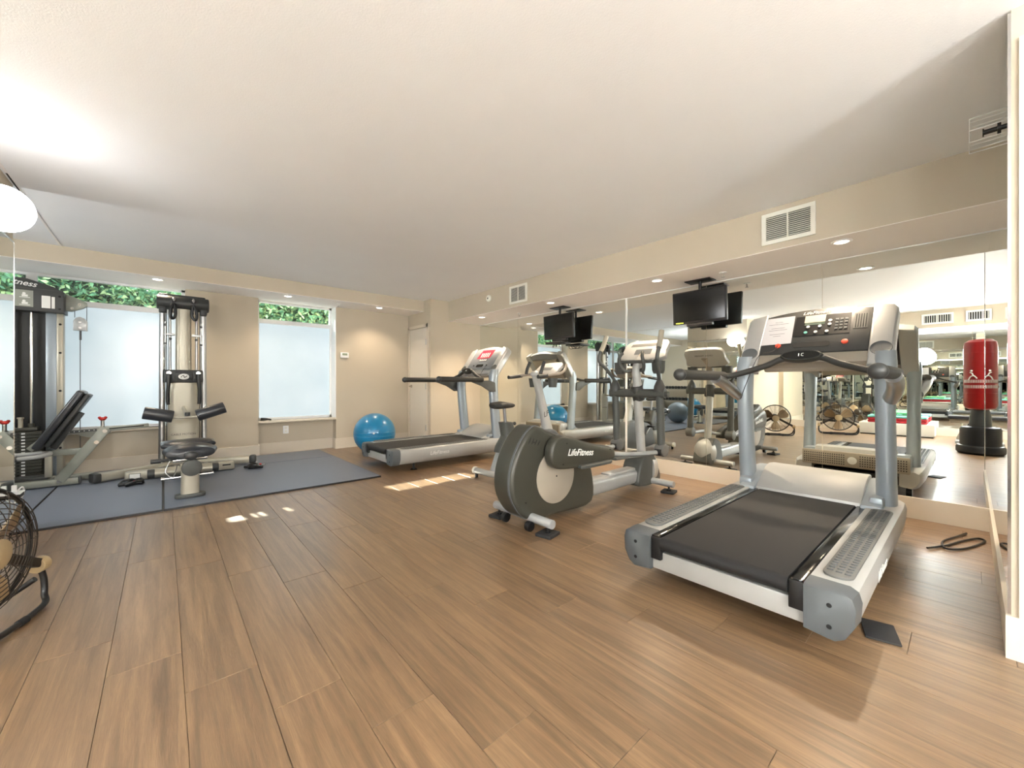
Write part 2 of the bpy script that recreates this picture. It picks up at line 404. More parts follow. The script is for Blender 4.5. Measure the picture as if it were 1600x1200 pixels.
# door wall and return column
dw = struct('wall_door', B().box((XD, YD, 0), (XD+.12, YB+.2, ZC)).box((XD+.12, YD, 0), (XR+.15, YD+.12, ZC)), 'wall', 'beige wall corner with the white door beside the far treadmill')
struct('baseboard_door', B().box((XD-.012, YD-.012, 0), (XR, YD, BH)), 'trim', 'cream baseboard below the beige corner')
d = obj('door_1', B().box((XD-.012, 6.04, 0.01), (XD, 6.63, 2.0), .002), 'door', None, False); d['kind'] = 'structure'; d['label'] = 'plain off-white door in the far corner'
obj('door_frame', B().box((XD-.02, 5.985, 0), (XD, 6.035, 2.06)).box((XD-.02, 6.635, 0), (XD, 6.69, 2.06)).box((XD-.02, 5.985, 2.005), (XD, 6.69, 2.06)), 'trim', d, False)
for z in (.3, 1.0, 1.75): obj('hinge', B().cyl((XD-.022, 6.037, z-.05), (XD-.022, 6.037, z+.05), .009, n=10), 'steel', d)
hd = obj('door_handle', B().cyl((XD-.012, 6.57, 1.0), (XD-.06, 6.57, 1.0), .012, n=12).cyl((XD-.012, 6.57, 1.0), (XD-.02, 6.57, 1.0), .028, n=16).tube([(XD-.06, 6.57, 1.0), (XD-.062, 6.5, 1.0), (XD-.06, 6.46, .995)], .009, 10), 'chrome', d)
obj('lock', B().cyl((XD-.012, 6.57, 1.12), (XD-.024, 6.57, 1.12), .024, n=16), 'chrome', d)
# left pier (mirror), left walls and back wall
wl = struct('wall_left', B().box((XW, YP, 0), (XL, YL, ZC)), 'wall', 'left pier wall with a mirror and a globe lamp')
ml = obj('mirror_panel', B().box((XL, YP+.02, .10), (XL+.006, YL-.002, 2.05)), 'mirror', wl, False)
obj('edge_trim', B().box((XL, YL-.004, .08), (XL+.008, YL, 2.052)).box((XL, YP+.02, 2.05), (XL+.009, YL, 2.062)), 'chrome', wl, False)
struct('baseboard_left', B().box((XL, YP, 0), (XL+.013, YL, .10)).box((XW, YP-.013, 0), (XL+.013, YP, BH)).box((XA, YL, 0), (XL, YL+.013, BH)), 'trim', 'cream baseboard around the left pier wall')
ww = struct('wall_left_rear', B().box((XW-.15, YBK, 0), (XW, YP, ZC)), 'wall', 'left rear wall with mirrors, seen only in reflections')
for i in range(5):
    y0 = -2.1+i*1.04
    obj('mirror_panel', B().box((XW, y0+.002, BH), (XW+.006, y0+1.038, ZS)), 'mirror', ww, False)
s2 = struct('wall_left_soffit', B().box((XW, YBK, ZS), (XW+.6, YP, ZC)), 'wall', 'beige soffit over the left rear mirrors')
obj('underside', B().box((XW, YBK, ZS-.004), (XW+.599, YP, ZS)), 'soffit_under', s2, False)
struct('baseboard_left_rear', B().box((XW, YBK, 0), (XW+.016, YP, BH)), 'trim', 'cream baseboard under the left rear mirrors')
struct('wall_alcove', B().box((XA-.15, YL-.1, 0), (XA, YB+.2, ZC)), 'wall', 'beige alcove wall behind the dumbbell rack')
struct('wall_alcove_back', B().box((XA, YL-.1, 0), (XW, YL, ZC)), 'wall', 'beige alcove side wall next to the dumbbells')
struct('wall_back', B().box((XW-.15, YBK-.15, 0), (XR+.15, YBK, ZC)), 'wall', 'beige wall behind the camera')
struct('baseboard_back', B().box((XW, YBK, 0), (XR, YBK+.015, BH)), 'trim', 'cream baseboard on the wall behind the camera')
# outside: planter, retaining wall and hedge
gd = obj('ground_outside', B().box((-7, YB+.2, -.3), (7, 14, -.1)), 'soil', None, False); gd['kind'] = 'structure'; gd['label'] = 'bare ground outside the windows'
rwl = obj('retaining_wall', B().box((-7, 8.0, -.1), (7, 8.2, 1.75)).box((-7, 7.97, 1.75), (7, 8.25, 1.82), .01), 'concrete', None, False); rwl['kind'] = 'structure'; rwl['label'] = 'pale retaining wall outside the windows'
def hedge(name, segs, label, n, seed):
    random.seed(seed); x0, x1 = segs[0][0], segs[-1][1]; cx = (x0+x1)/2
    t = thing(name, label, 'hedge', (cx, 8.55, 1.82))
    core = B(); b = B()
    for a, c, top in segs:
        core.box((a-cx, -.2, -.1), (c-cx, .3, top-1.98), .06)
        for i in range(int(n*(c-a))):
            top_leaf = i % 4 == 0
            p = V((random.uniform(a, c)-cx, random.uniform(-.4, .35) if top_leaf else random.uniform(-.42, -.16), top-1.98+random.uniform(-.05, .08) if top_leaf else random.uniform(-.1, top-1.9)))
            nrm = V((random.uniform(-.8, .8), random.uniform(-1, .2), random.uniform(-.2, 1))).normalized()
            u = nrm.orthogonal().normalized(); u.rotate(Matrix.Rotation(random.uniform(0, 6.28), 3, nrm)); v_ = nrm.cross(u)
            q = random.uniform(.035, .065)
            b.quad(p-u*q, p-v_*q*.45, p+u*q, p+v_*q*.45)
    obj('branches', core, 'hedge_core', t); obj('foliage', b, 'leaf', t, False, kind='stuff')
hedge('hedge', ((-3.9, -.56, 3.4), (-.56, .55, 2.6)), 'dense green hedge outside the wide window', 2600, 3)  # left stretch raised above the visible strip to block the sun
hedge('hedge', ((.75, 3.0, 2.66),), 'sunlit bright green hedge outside the narrow window', 2400, 4)
random.seed(11)
# ================================================================== fixtures
def vent(y, zc, x, label, face=-1, w=.36, h=.25, vertical=False):
    t = thing('air_vent', label, 'vent', (x, y, zc))
    s = face
    obj('frame', B().box((s*.014, -w/2, h/2-.032), (0, w/2, h/2), .003).box((s*.014, -w/2, -h/2), (0, w/2, -h/2+.032), .003)
        .box((s*.0135, -w/2+.0005, -h/2+.03), (0, -w/2+.032, h/2-.03)).box((s*.0135, w/2-.032, -h/2+.03), (0, w/2-.0005, h/2-.03)), 'white_metal', t, False)
    obj('duct', B().box((s*.003, -w/2+.03, -h/2+.03), (0, w/2-.03, h/2-.03)), 'slot' if vertical else 'charcoal', t, False)
    n = 12
    for i in range(n):
        if vertical:
            yy = -w/2+.045+(w-.09)*i/(n-1); bb = B().box((s*.012, yy-.004, -h/2+.03), (s*.003, yy+.004, h/2-.03))
        else:
            zz = -h/2+.042+(h-.084)*i/(n-1)
            bb = B().box((-.0075, -w/2+.03, -.0012), (.0075, w/2-.03, .0012), M=Matrix.Translation((s*.008, 0, zz)) @ Matrix.Rotation(s*.7, 4, 'Y'))
        obj('slat', bb, 'white_metal', t, False)
    obj('divider', B().box((s*.013, -.005, -h/2+.03), (s*.004, .005, h/2-.03)), 'white_metal', t, False)
vent(.945, 2.292, XS, 'larger-looking white louvred air vent above the near television')
vent(4.11, 2.285, XS, 'small-looking white louvred air vent above the far television')
vent(-.15, 2.29, XW+.6, 'white air vent with upright slats, left of two on the opposite soffit', 1, .42, .2, True)
vent(.42, 2.29, XW+.6, 'white air vent with upright slats, right of two on the opposite soffit', 1, .42, .2, True)
def downlight(x, y, z, label, group, spot=DOWNLIGHT_W):
    t = thing('recessed_light', label, 'ceiling light', (x, y, z), 0, group)
    obj('trim_ring', B().lathe([(.064, 0), (.064, -.004), (.052, -.009), (.043, -.006), (.043, 0)]), 'white', t)
    obj('lamp', B().lathe([(.0, -.0065), (.0435, -.0065), (.0435, -.004), (0, -.004)]), 'lamp_disc', t)
    ld = bpy.data.lights.new('bulb', 'SPOT'); ld.energy = spot; ld.color = WARM; ld.spot_size = math.radians(125); ld.spot_blend = .8; ld.shadow_soft_size = .04
    lo = bpy.data.objects.new('bulb', ld); COL.objects.link(lo); lo.parent = t; lo.location = (0, 0, -.02)
for i, (y, l) in enumerate(((.64, 'recessed soffit light nearest the camera'), (2.14, 'recessed soffit light between the two televisions, nearer one'), (3.65, 'recessed soffit light just in front of the far television'), (5.16, 'recessed soffit light nearest the far corner'))):
    downlight(3.86, y, ZS-.004, l, 'right soffit lights', DOWNLIGHT_W*1.7)
for i, (x, l) in enumerate(((2.64, 'recessed light above the exercise ball'), (1.32, 'recessed light above the narrow window'), (-.05, 'recessed light above the cable tower'), (-1.5, 'recessed light above the weight stack machine'), (-2.9, 'recessed light above the dumbbell rack'))):
    downlight(x, 6.3, ZF-.004, l, 'far soffit lights', DOWNLIGHT_W*.55)
for i, (y, l) in enumerate(((-1.4, 'recessed light at the rear of the opposite soffit'), (.0, 'recessed light behind the red bag on the opposite soffit'), (1.4, 'recessed light above the exercise mats'), (2.7, 'recessed light at the pier end of the opposite soffit'))):
    downlight(XW+.3, y, ZS-.004, l, 'left soffit lights')
def globe(loc, nrm, label, r=.14, m='globe'):
    t = thing('globe_sconce', label, 'wall lamp', loc)
    n = V(nrm)
    obj('back_plate', B().lathe([(.0, 0), (.065, 0), (.065, .012), (.05, .02), (.0, .02)], (0, 0, 0), n), 'chrome', t)
    obj('neck', B().cyl(n*.015, n*.06, .03), 'chrome', t)
    obj('globe', B().sph(n*(r+.03), r, n=32), m, t)
globe((XL+.006, 3.42, 1.985), (1, 0, 0), 'glowing white globe lamp at the top of the left mirror', .122)
globe((XW+.006, -1.45, 1.6), (1, 0, 0), 'added white globe fill lamp on the left rear mirrors, rear one', .16, 'globe_fill')  # added lamp, fills the ceiling toward the return wall
globe((XW+.006, .62, 1.6), (1, 0, 0), 'glowing white globe lamp on the left rear mirrors, front one', .16, 'globe_fill')
globe((-1.5, YBK, 1.6), (0, 1, 0), 'added white globe fill lamp behind the camera, left of three', .16, 'globe_fill')  # the three back-wall globes are added to brighten ceiling and far area
globe((0, YBK, 1.6), (0, 1, 0), 'added white globe fill lamp behind the camera, middle of three', .16, 'globe_fill')
globe((1.4, YBK, 1.6), (0, 1, 0), 'added white globe fill lamp behind the camera, right of three', .16, 'globe_fill')
globe((-2.2, YL, 1.7), (0, 1, 0), 'added white globe fill lamp on the alcove side of the left pier', .105, 'globe_fill')  # added lamp out of view, lifts the far ceiling and window wall
def sprinkler(x, y, z, label):
    t = thing('sprinkler_head', label, 'sprinkler', (x, y, z), 0, 'pendant sprinklers')
    obj('escutcheon', B().lathe([(0, -.002), (.035, -.002), (.03, -.008), (.012, -.01), (0, -.01)]), 'white', t)
    obj('frame_arms', B().tube([(.01, 0, -.01), (.014, 0, -.03), (0, 0, -.045)], .003, 6).tube([(-.01, 0, -.01), (-.014, 0, -.03), (0, 0, -.045)], .003, 6), 'steel', t)
    obj('deflector', B().lathe([(0, -.045), (.016, -.045), (.016, -.048), (0, -.048)], n=14), 'steel', t)
sprinkler(4.08, 4.51, ZS-.002, 'small sprinkler head under the soffit, beside the far television')
sprinkler(4.07, 1.57, ZS-.002, 'small sprinkler head under the soffit, beside the near television')
sprinkler(2.03, 6.4, ZF-.002, 'small sprinkler head under the far soffit above the window reveal')
t = thing('fire_alarm', 'round white alarm device on the soffit left of the far vent', 'alarm', (XS, 4.77, 2.33))
obj('housing', B().lathe([(0, 0), (.05, 0), (.046, .022), (.02, .03), (0, .03)], axis=(-1, 0, 0)), 'white_metal', t)
obj('lens', B().cyl((-.02, -.006, -.004), (-.036, -.006, -.004), .012), 'charcoal', t)
t = thing('caged_sprinkler', 'sidewall sprinkler in a clear wire guard at the top of the return wall', 'sprinkler', (3.2, YN+.006, 2.34))
obj('nozzle', B().cyl((0, 0, 0), (0, .05, 0), .012).cyl((0, .05, 0), (0, .055, 0), .02).cyl((0, 0, 0), (0, .006, 0), .032), 'black', t)
g = B()
for z in (-.06, 0, .06): g.tube([(-.075, 0, z), (-.075, .1, z), (.075, .1, z), (.075, 0, z)], .0022, 6, 0)
for x in (-.075, -.03, .03, .075): g.tube([(x, 0, -.06), (x, .1, -.06), (x, .1, .06), (x, 0, .06)], .0022, 6, 0)
obj('wire_guard', g, 'white', t)
t = thing('thermostat', 'small white thermostat panel on the far wall right of the window', 'thermostat', (2.23, YF, 1.51))
obj('housing', B().box((-.065, -.022, -.045), (.065, 0, .045), .006), 'white', t); obj('display', B().box((-.04, -.0235, -.005), (.04, -.022, .03)), 'lcd', t, False)
t = thing('wall_outlet', 'white duplex outlet below the narrow window', 'outlet', (1.41, YB, .345))
obj('cover_plate', B().box((-.038, -.007, -.06), (.038, 0, .06), .003), 'white', t)
for z in (-.025, .025): obj('socket', B().box((-.017, -.009, z-.014), (.017, -.007, z+.014), .001), 'white_metal', t)
t = tag(obj('coiled_strap', B().tube([(1.07, 6.80, .515), (1.12, 6.77, .52), (1.16, 6.8, .525), (1.11, 6.83, .53), (1.08, 6.8, .535), (1.14, 6.78, .53), (1.2, 6.8, .512)], .012, 8), 'black'), 'small dark coiled strap lying on the narrow window sill', 'strap')
# televisions
def tv(y, label):
    t = thing('television', label, 'television', (4.18, y, ZS-.004))
    M = Matrix.Rotation(math.radians(-3.2), 4, 'Y')
    Z = -.27
    obj('ceiling_plate', B().box((-.05, -.13, -.012), (.11, .13, 0), .003), 'black', t)
    obj('mount_pole', B().cyl((.03, 0, -.2), (.03, 0, -.005), .016).box((-.01, -.06, -.30), (.04, .06, -.16), .004), 'black', t)
    obj('casing', B().box((-.03, -.275, Z-.17), (.012, .275, Z+.17), .008, 2, M), 'black', t)
    obj('screen', B().box((-.0325, -.26, Z-.145), (-.030, .26, Z+.155), M=M), 'black_gloss', t, False)
    obj('stand_bar', B().box((-.025, -.13, Z-.20), (.03, .13, Z-.168), .006, 2, M), 'black', t)
    obj('power_led', B().box((-.0335, .16, Z-.16), (-.0305, .24, Z-.153), M=M), 'led', t, False)
    return t
t1 = tv(1.85, 'flat black television hanging above the near treadmill, globe glare on its screen'); t2 = tv(3.80, 'flat black television hanging beyond the elliptical, farther one')
for x in t2.children:
    if x.name.startswith('power_led'): bpy.data.objects.remove(x)
t = thing('media_box', 'small black receiver box with cables under the far television', 'media box', (4.18, 3.8, 1.60))
obj('box', B().box((-.12, -.14, 0), (.10, .14, .025), .004), 'black', t)
for i in range(3): obj('cable', B().tube([(.0, -.1+.08*i, .03), (-.05, -.06+.06*i, -.02), (.02, .06*i, -.035), (.06, .05+.03*i, .02)], .004, 6), 'black', t)
# ================================================================== treadmills
def treadmill(name, loc, label, near):
    t = thing(name, label, 'treadmill', loc)
    L = 1.86
    for s in (1, -1):
        # side cover: rounded outer section along the length
        def sec(x, zt, zb, yo):
            return [V((x, s*y, z)) for y, z in ((.325, zb+.01), (.325, zt), (yo-.035, zt), (yo-.01, zt-.014), (yo, zt-.05), (yo-.004, zb+.07), (yo-.03, zb+.02), (yo-.06, zb))]
        b = B().loft([sec(.10, .268, .088, .485), sec(.9, .272, .086, .485), sec(1.6, .275, .085, .485), sec(1.80, .272, .09, .478), sec(L, .25, .10, .46)])
        sc = obj('side_cover', b, 'silver_light', t)
        b = B().loft([sec(.0, .262, .09, .462), sec(.012, .27, .083, .480), sec(.10, .271, .082, .487)])
        cp = obj('end_cap', b, 'cap_grey', t)
        for z in (.135, .215): obj('bolt', B().cyl((-.0015, s*.405, z), (.004, s*.405, z), .0085, n=12), 'slot', cp)
        # ribbed foot pad
        out = [(x+.78, y+s*.402) for x, y in rrect(1.28, .10, .045, 5)]
        fp = obj('foot_pad', B().prism(out, 'z', .268, .279, .003), 'pad_grey', t)
        g = B()
        for i in range(36):
            for j in (-1, 0, 1):
                g.box((-.0065, -.011, 0), (.0065, .011, .005), .0024, 1, Matrix.Translation((.19+i*.0335+j*.005, s*.402+j*.029, .278)))
        obj('grip_bumps', g, 'cap_grey', fp, kind='stuff')
        obj('deck_rail', B().box((.02, s*.278, .225), (1.55, s*.325, .268), .004), 'black_gloss' if near else 'dark_grey', t)
        obj('roller_bracket', B().box((.012, s*.272, .15), (.06, s*.325, .262), .004), 'black', t)
        obj('foot', B().cyl((.32, s*.38, .012), (.32, s*.38, .09), .014).cyl((.32, s*.38, 0), (.32, s*.38, .014), .045, .03), 'black', t)
        obj('front_wheel', B().cyl((1.72, s*.36, .045), (1.72, s*.40, .045), .045, n=24, bev=.006), 'black', t)
        if s == -1: text('side_lettering', 'LifeFitness', .065, 'letter', frame((.62, s*.4875, .19), (1, 0, 0), (0, 0, 1)), t, .0008, .25)
    out = [(1.62, .268)]+[(.04+.033*(1+math.sin(a))-.033-.01, .235+.033*math.cos(a)) for a in [-PI*k/8 for k in range(9)]]+[(1.62, .202)]
    obj('belt', B().prism(out, 'y', -.27, .27), 'belt', t)
    obj('rear_bar', B().box((.035, -.33, .095), (.075, .33, .185), .004), 'silver_light', t)
    obj('underframe', B().box((.1, -.32, .11), (1.8, .32, .19)), 'black', t, False)
    # motor hood
    prof = [(1.44, .262), (1.445, .285), (1.52, .325), (1.60, .375), (1.66, .405), (1.74, .42), (1.84, .41), (L+.005, .36), (L+.005, .26)]
    obj('hood', B().prism(prof, 'y', -.30, .30, .012), 'silver_light', t)
    for s in (1, -1):
        prof2 = [(1.40, .262), (1.41, .285), (1.50, .31), (1.62, .36), (1.72, .39), (1.84, .39), (L, .34), (L, .25)]
        lo, hi = (.295, .40) if s > 0 else (-.40, -.295)
        obj('hood_fairing', B().prism(prof2, 'y', lo, hi, .014), 'silver_blue' if near else 'silver_light', t)
        obj('upright_foot', B().box((1.46, s*.35-.05 if s < 0 else .35-.02, .262), (1.74, s*.35+.02 if s < 0 else .35+.07+.0, .335), .02), 'silver_blue', t)
    fpn = obj('front_panel', B().box((L, -.40, .23), (L+.03, .40, .375), .01), 'taupe', t)
    g = B()
    for i in range(44):
        y = -.375+i*.0175
        if abs(y) < .05: continue
        for j in range(5): g.box((L+.029, y-.004, .252+j*.022), (L+.032, y+.004, .262+j*.022))
    obj('vent_holes', g, 'slot', fpn, False, kind='stuff')
    obj('emblem', B().cyl((L+.029, 0, .30), (L+.033, 0, .30), .036).tube([(L+.034, -.015, .285), (L+.034, .012, .30), (L+.034, -.012, .302), (L+.034, .018, .318)], .004, 6), 'letter', fpn)
    # uprights
    for s in (1, -1):
        rg = []
        for z, x, ax, ay in ((.25, 1.615, .078, .052), (.45, 1.59, .074, .05), (.8, 1.55, .070, .048), (1.0, 1.535, .070, .050), (1.17, 1.545, .066, .056), (1.25, 1.565, .05, .05)):
            rg.append(oval((x, s*.40, z), (ax, 0, 0), (0, ay, 0), 20, 2.6))
        obj('upright', B().loft(rg), 'silver_blue', t)
    # console, built in its own tilted frame: a to the runner's right, b up the slope, c toward the runner
    CB = V((1.575, 0, 1.265)); CM = frame(CB, (0, -1, 0), (.24, 0, .335))
    hw = .315
    arc = [(hw*(1-2*k/16), .375+.04*(1-((1-2*k/16))**2)) for k in range(17)]
    face = [(-hw, 0), (hw, 0)]+arc
    c = obj('console', B().prism(face, 'z', -.075, 0, .006, M=CM), 'charcoal' if near else 'console_grey', t)
    obj('console_back', B().prism([(-hw+.03, -.09), (hw-.03, -.09), (hw-.03, .3), (-hw+.03, .3)], 'z', -.12, -.06, .02, M=CM), 'taupe', t)
    obj('console_skirt', B().prism([(-hw, -.085), (hw, -.085), (hw, .005), (-hw, .005)], 'z', -.075, -.012, .008, M=CM), 'taupe' if near else 'silver', t)
    if near:
        obj('control_panel', B().prism([(-.12, .155), (.205, .155), (.205, .345), (-.12, .345)], 'z', 0, .002, M=CM), 'black', c, False)
        obj('display', B().prism([(-.06, .255), (.06, .255), (.06, .33), (-.06, .33)], 'z', .002, .003, M=CM), 'lcd', c, False)
        for a, b_ in ((-.045, .185), (.015, .185), (.08, .185), (-.035, .238), (.035, .238), (.09, .25), (.09, .285)):
            obj('button', B().cyl(CM @ V((a, b_, .002)), CM @ V((a, b_, .006)), .011, n=14), 'letter' if b_ > .19 or a > -.02 else 'teal', c)
        for i in range(3):
            for j in range(4): obj('key', B().box((.13+i*.026-.009, .205+j*.028-.009, .002), (.13+i*.026+.009, .205+j*.028+.009, .005), .001, 1, CM), 'cap_grey', c, False)
        sp = B()
        for i in range(5): sp.box((.232+i*.013, .20, 0), (.237+i*.013, .32, .0025), M=CM)
        obj('speaker_grille', sp, 'slot', c, False)
        obj('speaker_frame', B().prism([(.222, .19), (.296, .19), (.296, .33), (.222, .33)], 'z', 0, .0012, M=CM), 'dark_grey', c, False)
        obj('tray_slot', B().prism([(x-.0, y+.07) for x, y in rrect(.22, .045, .02, 4)], 'z', 0, .0025, M=CM), 'slot', c, False)
        for a, b_ in ((-.20, .07), (.19, .075)): obj('stop_button', B().cyl(CM @ V((a, b_, 0)), CM @ V((a, b_, .012)), .019, n=20, bev=.003), 'orange_red', c)
        text('console_lettering', 'LifeFitness', .04, 'letter', CM @ Matrix.Translation((0, .375, .001)), c, .0008, .25)
        obj('safety_cord', B().tube([CM @ V((-.20, .07, .01)), CM @ V((-.22, .0, .03)), CM @ V((-.28, -.09, .09)), (1.42, .35, 1.05), (1.45, .40, .93), (1.52, .415, .98)], .0028, 6, 8), 'black', t)
    else:
        obj('control_panel', B().prism([(-.2, .2), (.12, .2), (.16, .36), (-.15, .36)], 'z', 0, .002, M=CM), 'screen_red', c, False)
        obj('display', B().prism([(-.10, .135), (.09, .135), (.09, .2), (-.10, .2)], 'z', 0, .002, M=CM), 'cap_grey', c, False)
        for i in range(5): obj('button', B().box((-.12+i*.045, .22, .002), (-.10+i*.045, .30, .005), M=CM), 'letter', c, False)
        for i in range(4): obj('button', B().box((-.09+i*.045, .15, .002), (-.065+i*.045, .18, .005), M=CM), 'letter', c, False)
        obj('tray_slot', B().prism([(x-.02, y+.06) for x, y in rrect(.17, .05, .02, 4)], 'z', 0, .0025, M=CM), 'black_gloss', c, False)
        for a in (-.17, .15): obj('stop_button', B().cyl(CM @ V((a, .065, 0)), CM @ V((a, .065, .008)), .012, n=16), 'charcoal', c)
        obj('safety_cord', B().tube([CM @ V((.15, .065, .01)), CM @ V((.18, -.02, .03)), (1.42, -.2, 1.1), (1.40, -.26, 1.02)], .003, 6, 6), 'black', t)
    # side panels with cup holders
    for s in (1, -1):
        a0, a1 = (hw, hw+.125) if s < 0 else (-hw-.125, -hw)
        am = (a0+a1)/2
        out = [(a0, -.13), (a1, -.13), (a1, .10), (a1-.004*s, .34), (a1-.02*(1 if s < 0 else -1)*1, .375), (a0, .40)] if s < 0 else [(a0, -.13), (a1, -.13), (a1, .40), (a0+.02, .375), (a0, .34), (a0, .10)]
        sp_ = obj('side_panel', B().prism(out, 'z', -.09, .012, .014, 3, CM), 'silver', t)
        rim = CM @ Matrix.Translation((am, .0, .0125))
        obj('cup_holder', B().lathe([(.051, -.001), (.055, .003), (.048, .003), (.046, -.001)], M=None).loft([], False) if False else B().lathe([(.055, 0), (.053, .0035), (.047, .0015), (.04, .0006), (.0, .0004)], CM @ V((am, 0, .012)), CM.to_3x3() @ V((0, 0, 1))), 'cap_grey' if near else 'dark_grey', sp_)
    # handrails, brackets and front bar
    for s in (1, -1):
        y = s*.47
        obj('handrail', B().cyl((.62, y, 1.10), (1.30, y, 1.10), .034, n=24, bev=.006), 'grip', t)
        obj('handrail_cap', B().sph((.62, y, 1.10), .039, n=24), 'charcoal', t)
        obj('rail_bracket', B().tube([(1.16, y, 1.085), (1.28, y, 1.055), (1.40, s*.455, 1.0), (1.51, s*.425, .945)], .04, 16) if near else B().prism([(1.08, 1.08), (1.42, 1.09), (1.52, 1.06), (1.53, .93), (1.44, .93), (1.30, 1.01)], 'y', y-.03 if s > 0 else y-.0, y if s > 0 else y+.03, .006), 'steel' if near else 'dark_grey', t)
    obj('front_bar', B().tube([(1.26, .47, 1.10), (1.33, .41, 1.105), (1.37, .22, 1.165), (1.385, .11, 1.215), (1.385, 0, 1.225), (1.385, -.11, 1.215), (1.37, -.22, 1.165), (1.33, -.41, 1.105), (1.26, -.47, 1.10)], .021, 14, 6), 'grip', t)
    PM = frame((1.385, 0, 1.225), (0, -1, 0), (.35, 0, .94))
    pod = obj('sensor_pod', B().loft([oval(PM @ V((0, 0, z)), PM.to_3x3() @ V((.125*k, 0, 0)), PM.to_3x3() @ V((0, .042*k, 0)), 28) for z, k in ((-.03, .75), (-.01, 1), (.02, .97), (.032, .88))]), 'grip', t)
    obj('pod_window', B().loft([oval(PM @ V((0, 0, z)), PM.to_3x3() @ V((.105, 0, 0)), PM.to_3x3() @ V((0, .03, 0)), 28) for z in (.03, .034)]), 'black_gloss', pod)
    obj('pod_mark', B().box((-.012, -.01, .034), (-.006, .01, .0355), M=PM).tube([PM @ V((.018, .009, .035)), PM @ V((.008, .008, .035)), PM @ V((.006, -.006, .035)), PM @ V((.018, -.009, .035))], .002, 6), 'letter', pod)
    return t, CM
tn, CM = treadmill('treadmill', (1.87, .752, 0), 'large silver treadmill nearest the camera with paper on its dark console', True)
tf, CM2 = treadmill('treadmill', (1.98, 4.84, 0), 'silver treadmill in the far corner with a red display console', False)
def place(CM, root): return Matrix.Translation(root.location) @ CM
PMx = place(CM, tn)
pp = thing('paper_sheet', 'white printed paper sheet taped on the near treadmill console', 'paper', PMx @ V((-.225, .22, .006)))
PQ = PMx.to_3x3().to_4x4() @ Matrix.Rotation(math.radians(2), 4, 'Z')
obj('sheet', B().box((-.10, -.135, 0), (.10, .135, .0012), M=PQ), 'paper', pp, False)
g = B()
for i, wd in enumerate((.05, .13, .0, .09, .12, .0, .10, .05)):
    if wd: g.box((-wd/2, .085-i*.02, .0012), (wd/2, .088-i*.02, .0015), M=PQ)
obj('printed_lines', g, 'print', pp, False)
sn = thing('sticky_note', 'cream note stuck over the near treadmill display', 'note', PMx @ V((0, .305, .0065)))
obj('note_sheet', B().box((-.062, -.03, 0), (.062, .038, .001), M=PMx.to_3x3().to_4x4()), 'note', sn, False)
# rubber pads
def pad(x, y, w_, d_, rz, label, z=0, h=.022):
    o = obj('rubber_pad', B().box((-w_/2, -d_/2, 0), (w_/2, d_/2, h), .003), 'rubber'); o.location = (x, y, z); o.rotation_euler.z = rz
    return tag(o, label, 'rubber pad', 'floor pads under machine feet')
# ================================================================== elliptical cross trainer (local origin at floor, x forward)
ex, ey = 1.99, 2.17
t = thing('elliptical_trainer', 'dark olive and silver elliptical cross trainer in front of the mirrors', 'elliptical', (ex, ey, 0))
shell = [(-.06, .09), (-.13, .16), (-.185, .27), (-.19, .40), (-.15, .53), (-.08, .64), (.0, .715), (.07, .735), (.15, .70), (.25, .665), (.42, .60), (.60, .45), (.70, .33), (.70, .06), (.30, .05), (.05, .055)]
def smooth_out(o, k=4): return [(p.x, p.y) for p in spline([V((a, b, 0)) for a, b in o], k, True)]
hs = obj('drive_housing', B().prism(smooth_out(shell), 'y', -.105, .105, .03, 4), 'olive', t)
band = B(); arc_ = [V((x, 0, z)) for x, z in smooth_out(shell)]
obj('housing_band', B().prism([(x, z) for x, z in smooth_out([(a*1.006-.002, b*1.004) for a, b in shell])], 'y', -.112+.03, -.112+.05, .002), 'cap_grey', hs)
for s in (1, -1):
    obj('side_disc', B().cyl((.25, s*.104, .345), (.25, s*.113, .345), .205, n=48, bev=.004), 'taupe', hs)
    for a, b_ in ((.25, .345), (-.06, .2), (.02, .62)): obj('screw', B().cyl((a, s*.10, b_), (a, s*.116 if a == .25 else s*.108, b_), .006, n=10), 'slot', hs)
    g = B()
    for i in range(4): g.tube([(-.045+i*.032, s*.098, .60-i*.006), (-.02+i*.03, s*.104, .635-i*.008), (-.002+i*.03, s*.098, .672-i*.012)], .0045, 6)
    obj('vent_slots', g, 'slot', hs)
# pedal levers with shells
for s, dz in ((-1, 0), (1, -.13)):
    y = s*.165
    lo_, hi_ = y-.042, y+.042
    out = smooth_out([(.10, .50+dz), (.115, .60+dz), (.19, .655+dz), (.33, .635+dz), (.55, .575+dz), (.78, .53+dz), (.87, .49+dz), (.87, .42+dz), (.76, .405+dz), (.50, .40+dz), (.28, .405+dz), (.15, .43+dz)])
    sh = obj('lever_shell', B().prism(out, 'y', lo_, hi_, .022, 3), 'olive', t)
    if s == -1: text('shell_lettering', 'LifeFitness', .072, 'letter', frame((.42, lo_-.0015, .515), (1, 0, -.10), (0, 0, 1)), sh, .001, .28, .0008)
    for a, b_ in ((.26, .60+dz), (.22, .45+dz), (.80, .50+dz)): obj('screw', B().cyl((a, y, b_), (a, y+s*.044, b_), .006, n=10), 'slot', sh)
    obj('pedal', B().prism(smooth_out([(.42, -.06), (.75, -.065), (.78, 0), (.75, .065), (.42, .06), (.40, 0)], 3), 'z', .395+dz, .42+dz, .006, M=Matrix.Translation((0, s*.19, 0))), 'dark_grey', t)
    obj('pedal_link', B().tube([(.80, y, .46+dz), (1.0, y, .43+dz*.6), (1.25, s*.2, .405), (1.48, s*.235, .40)], .022, 12), 'silver', t)
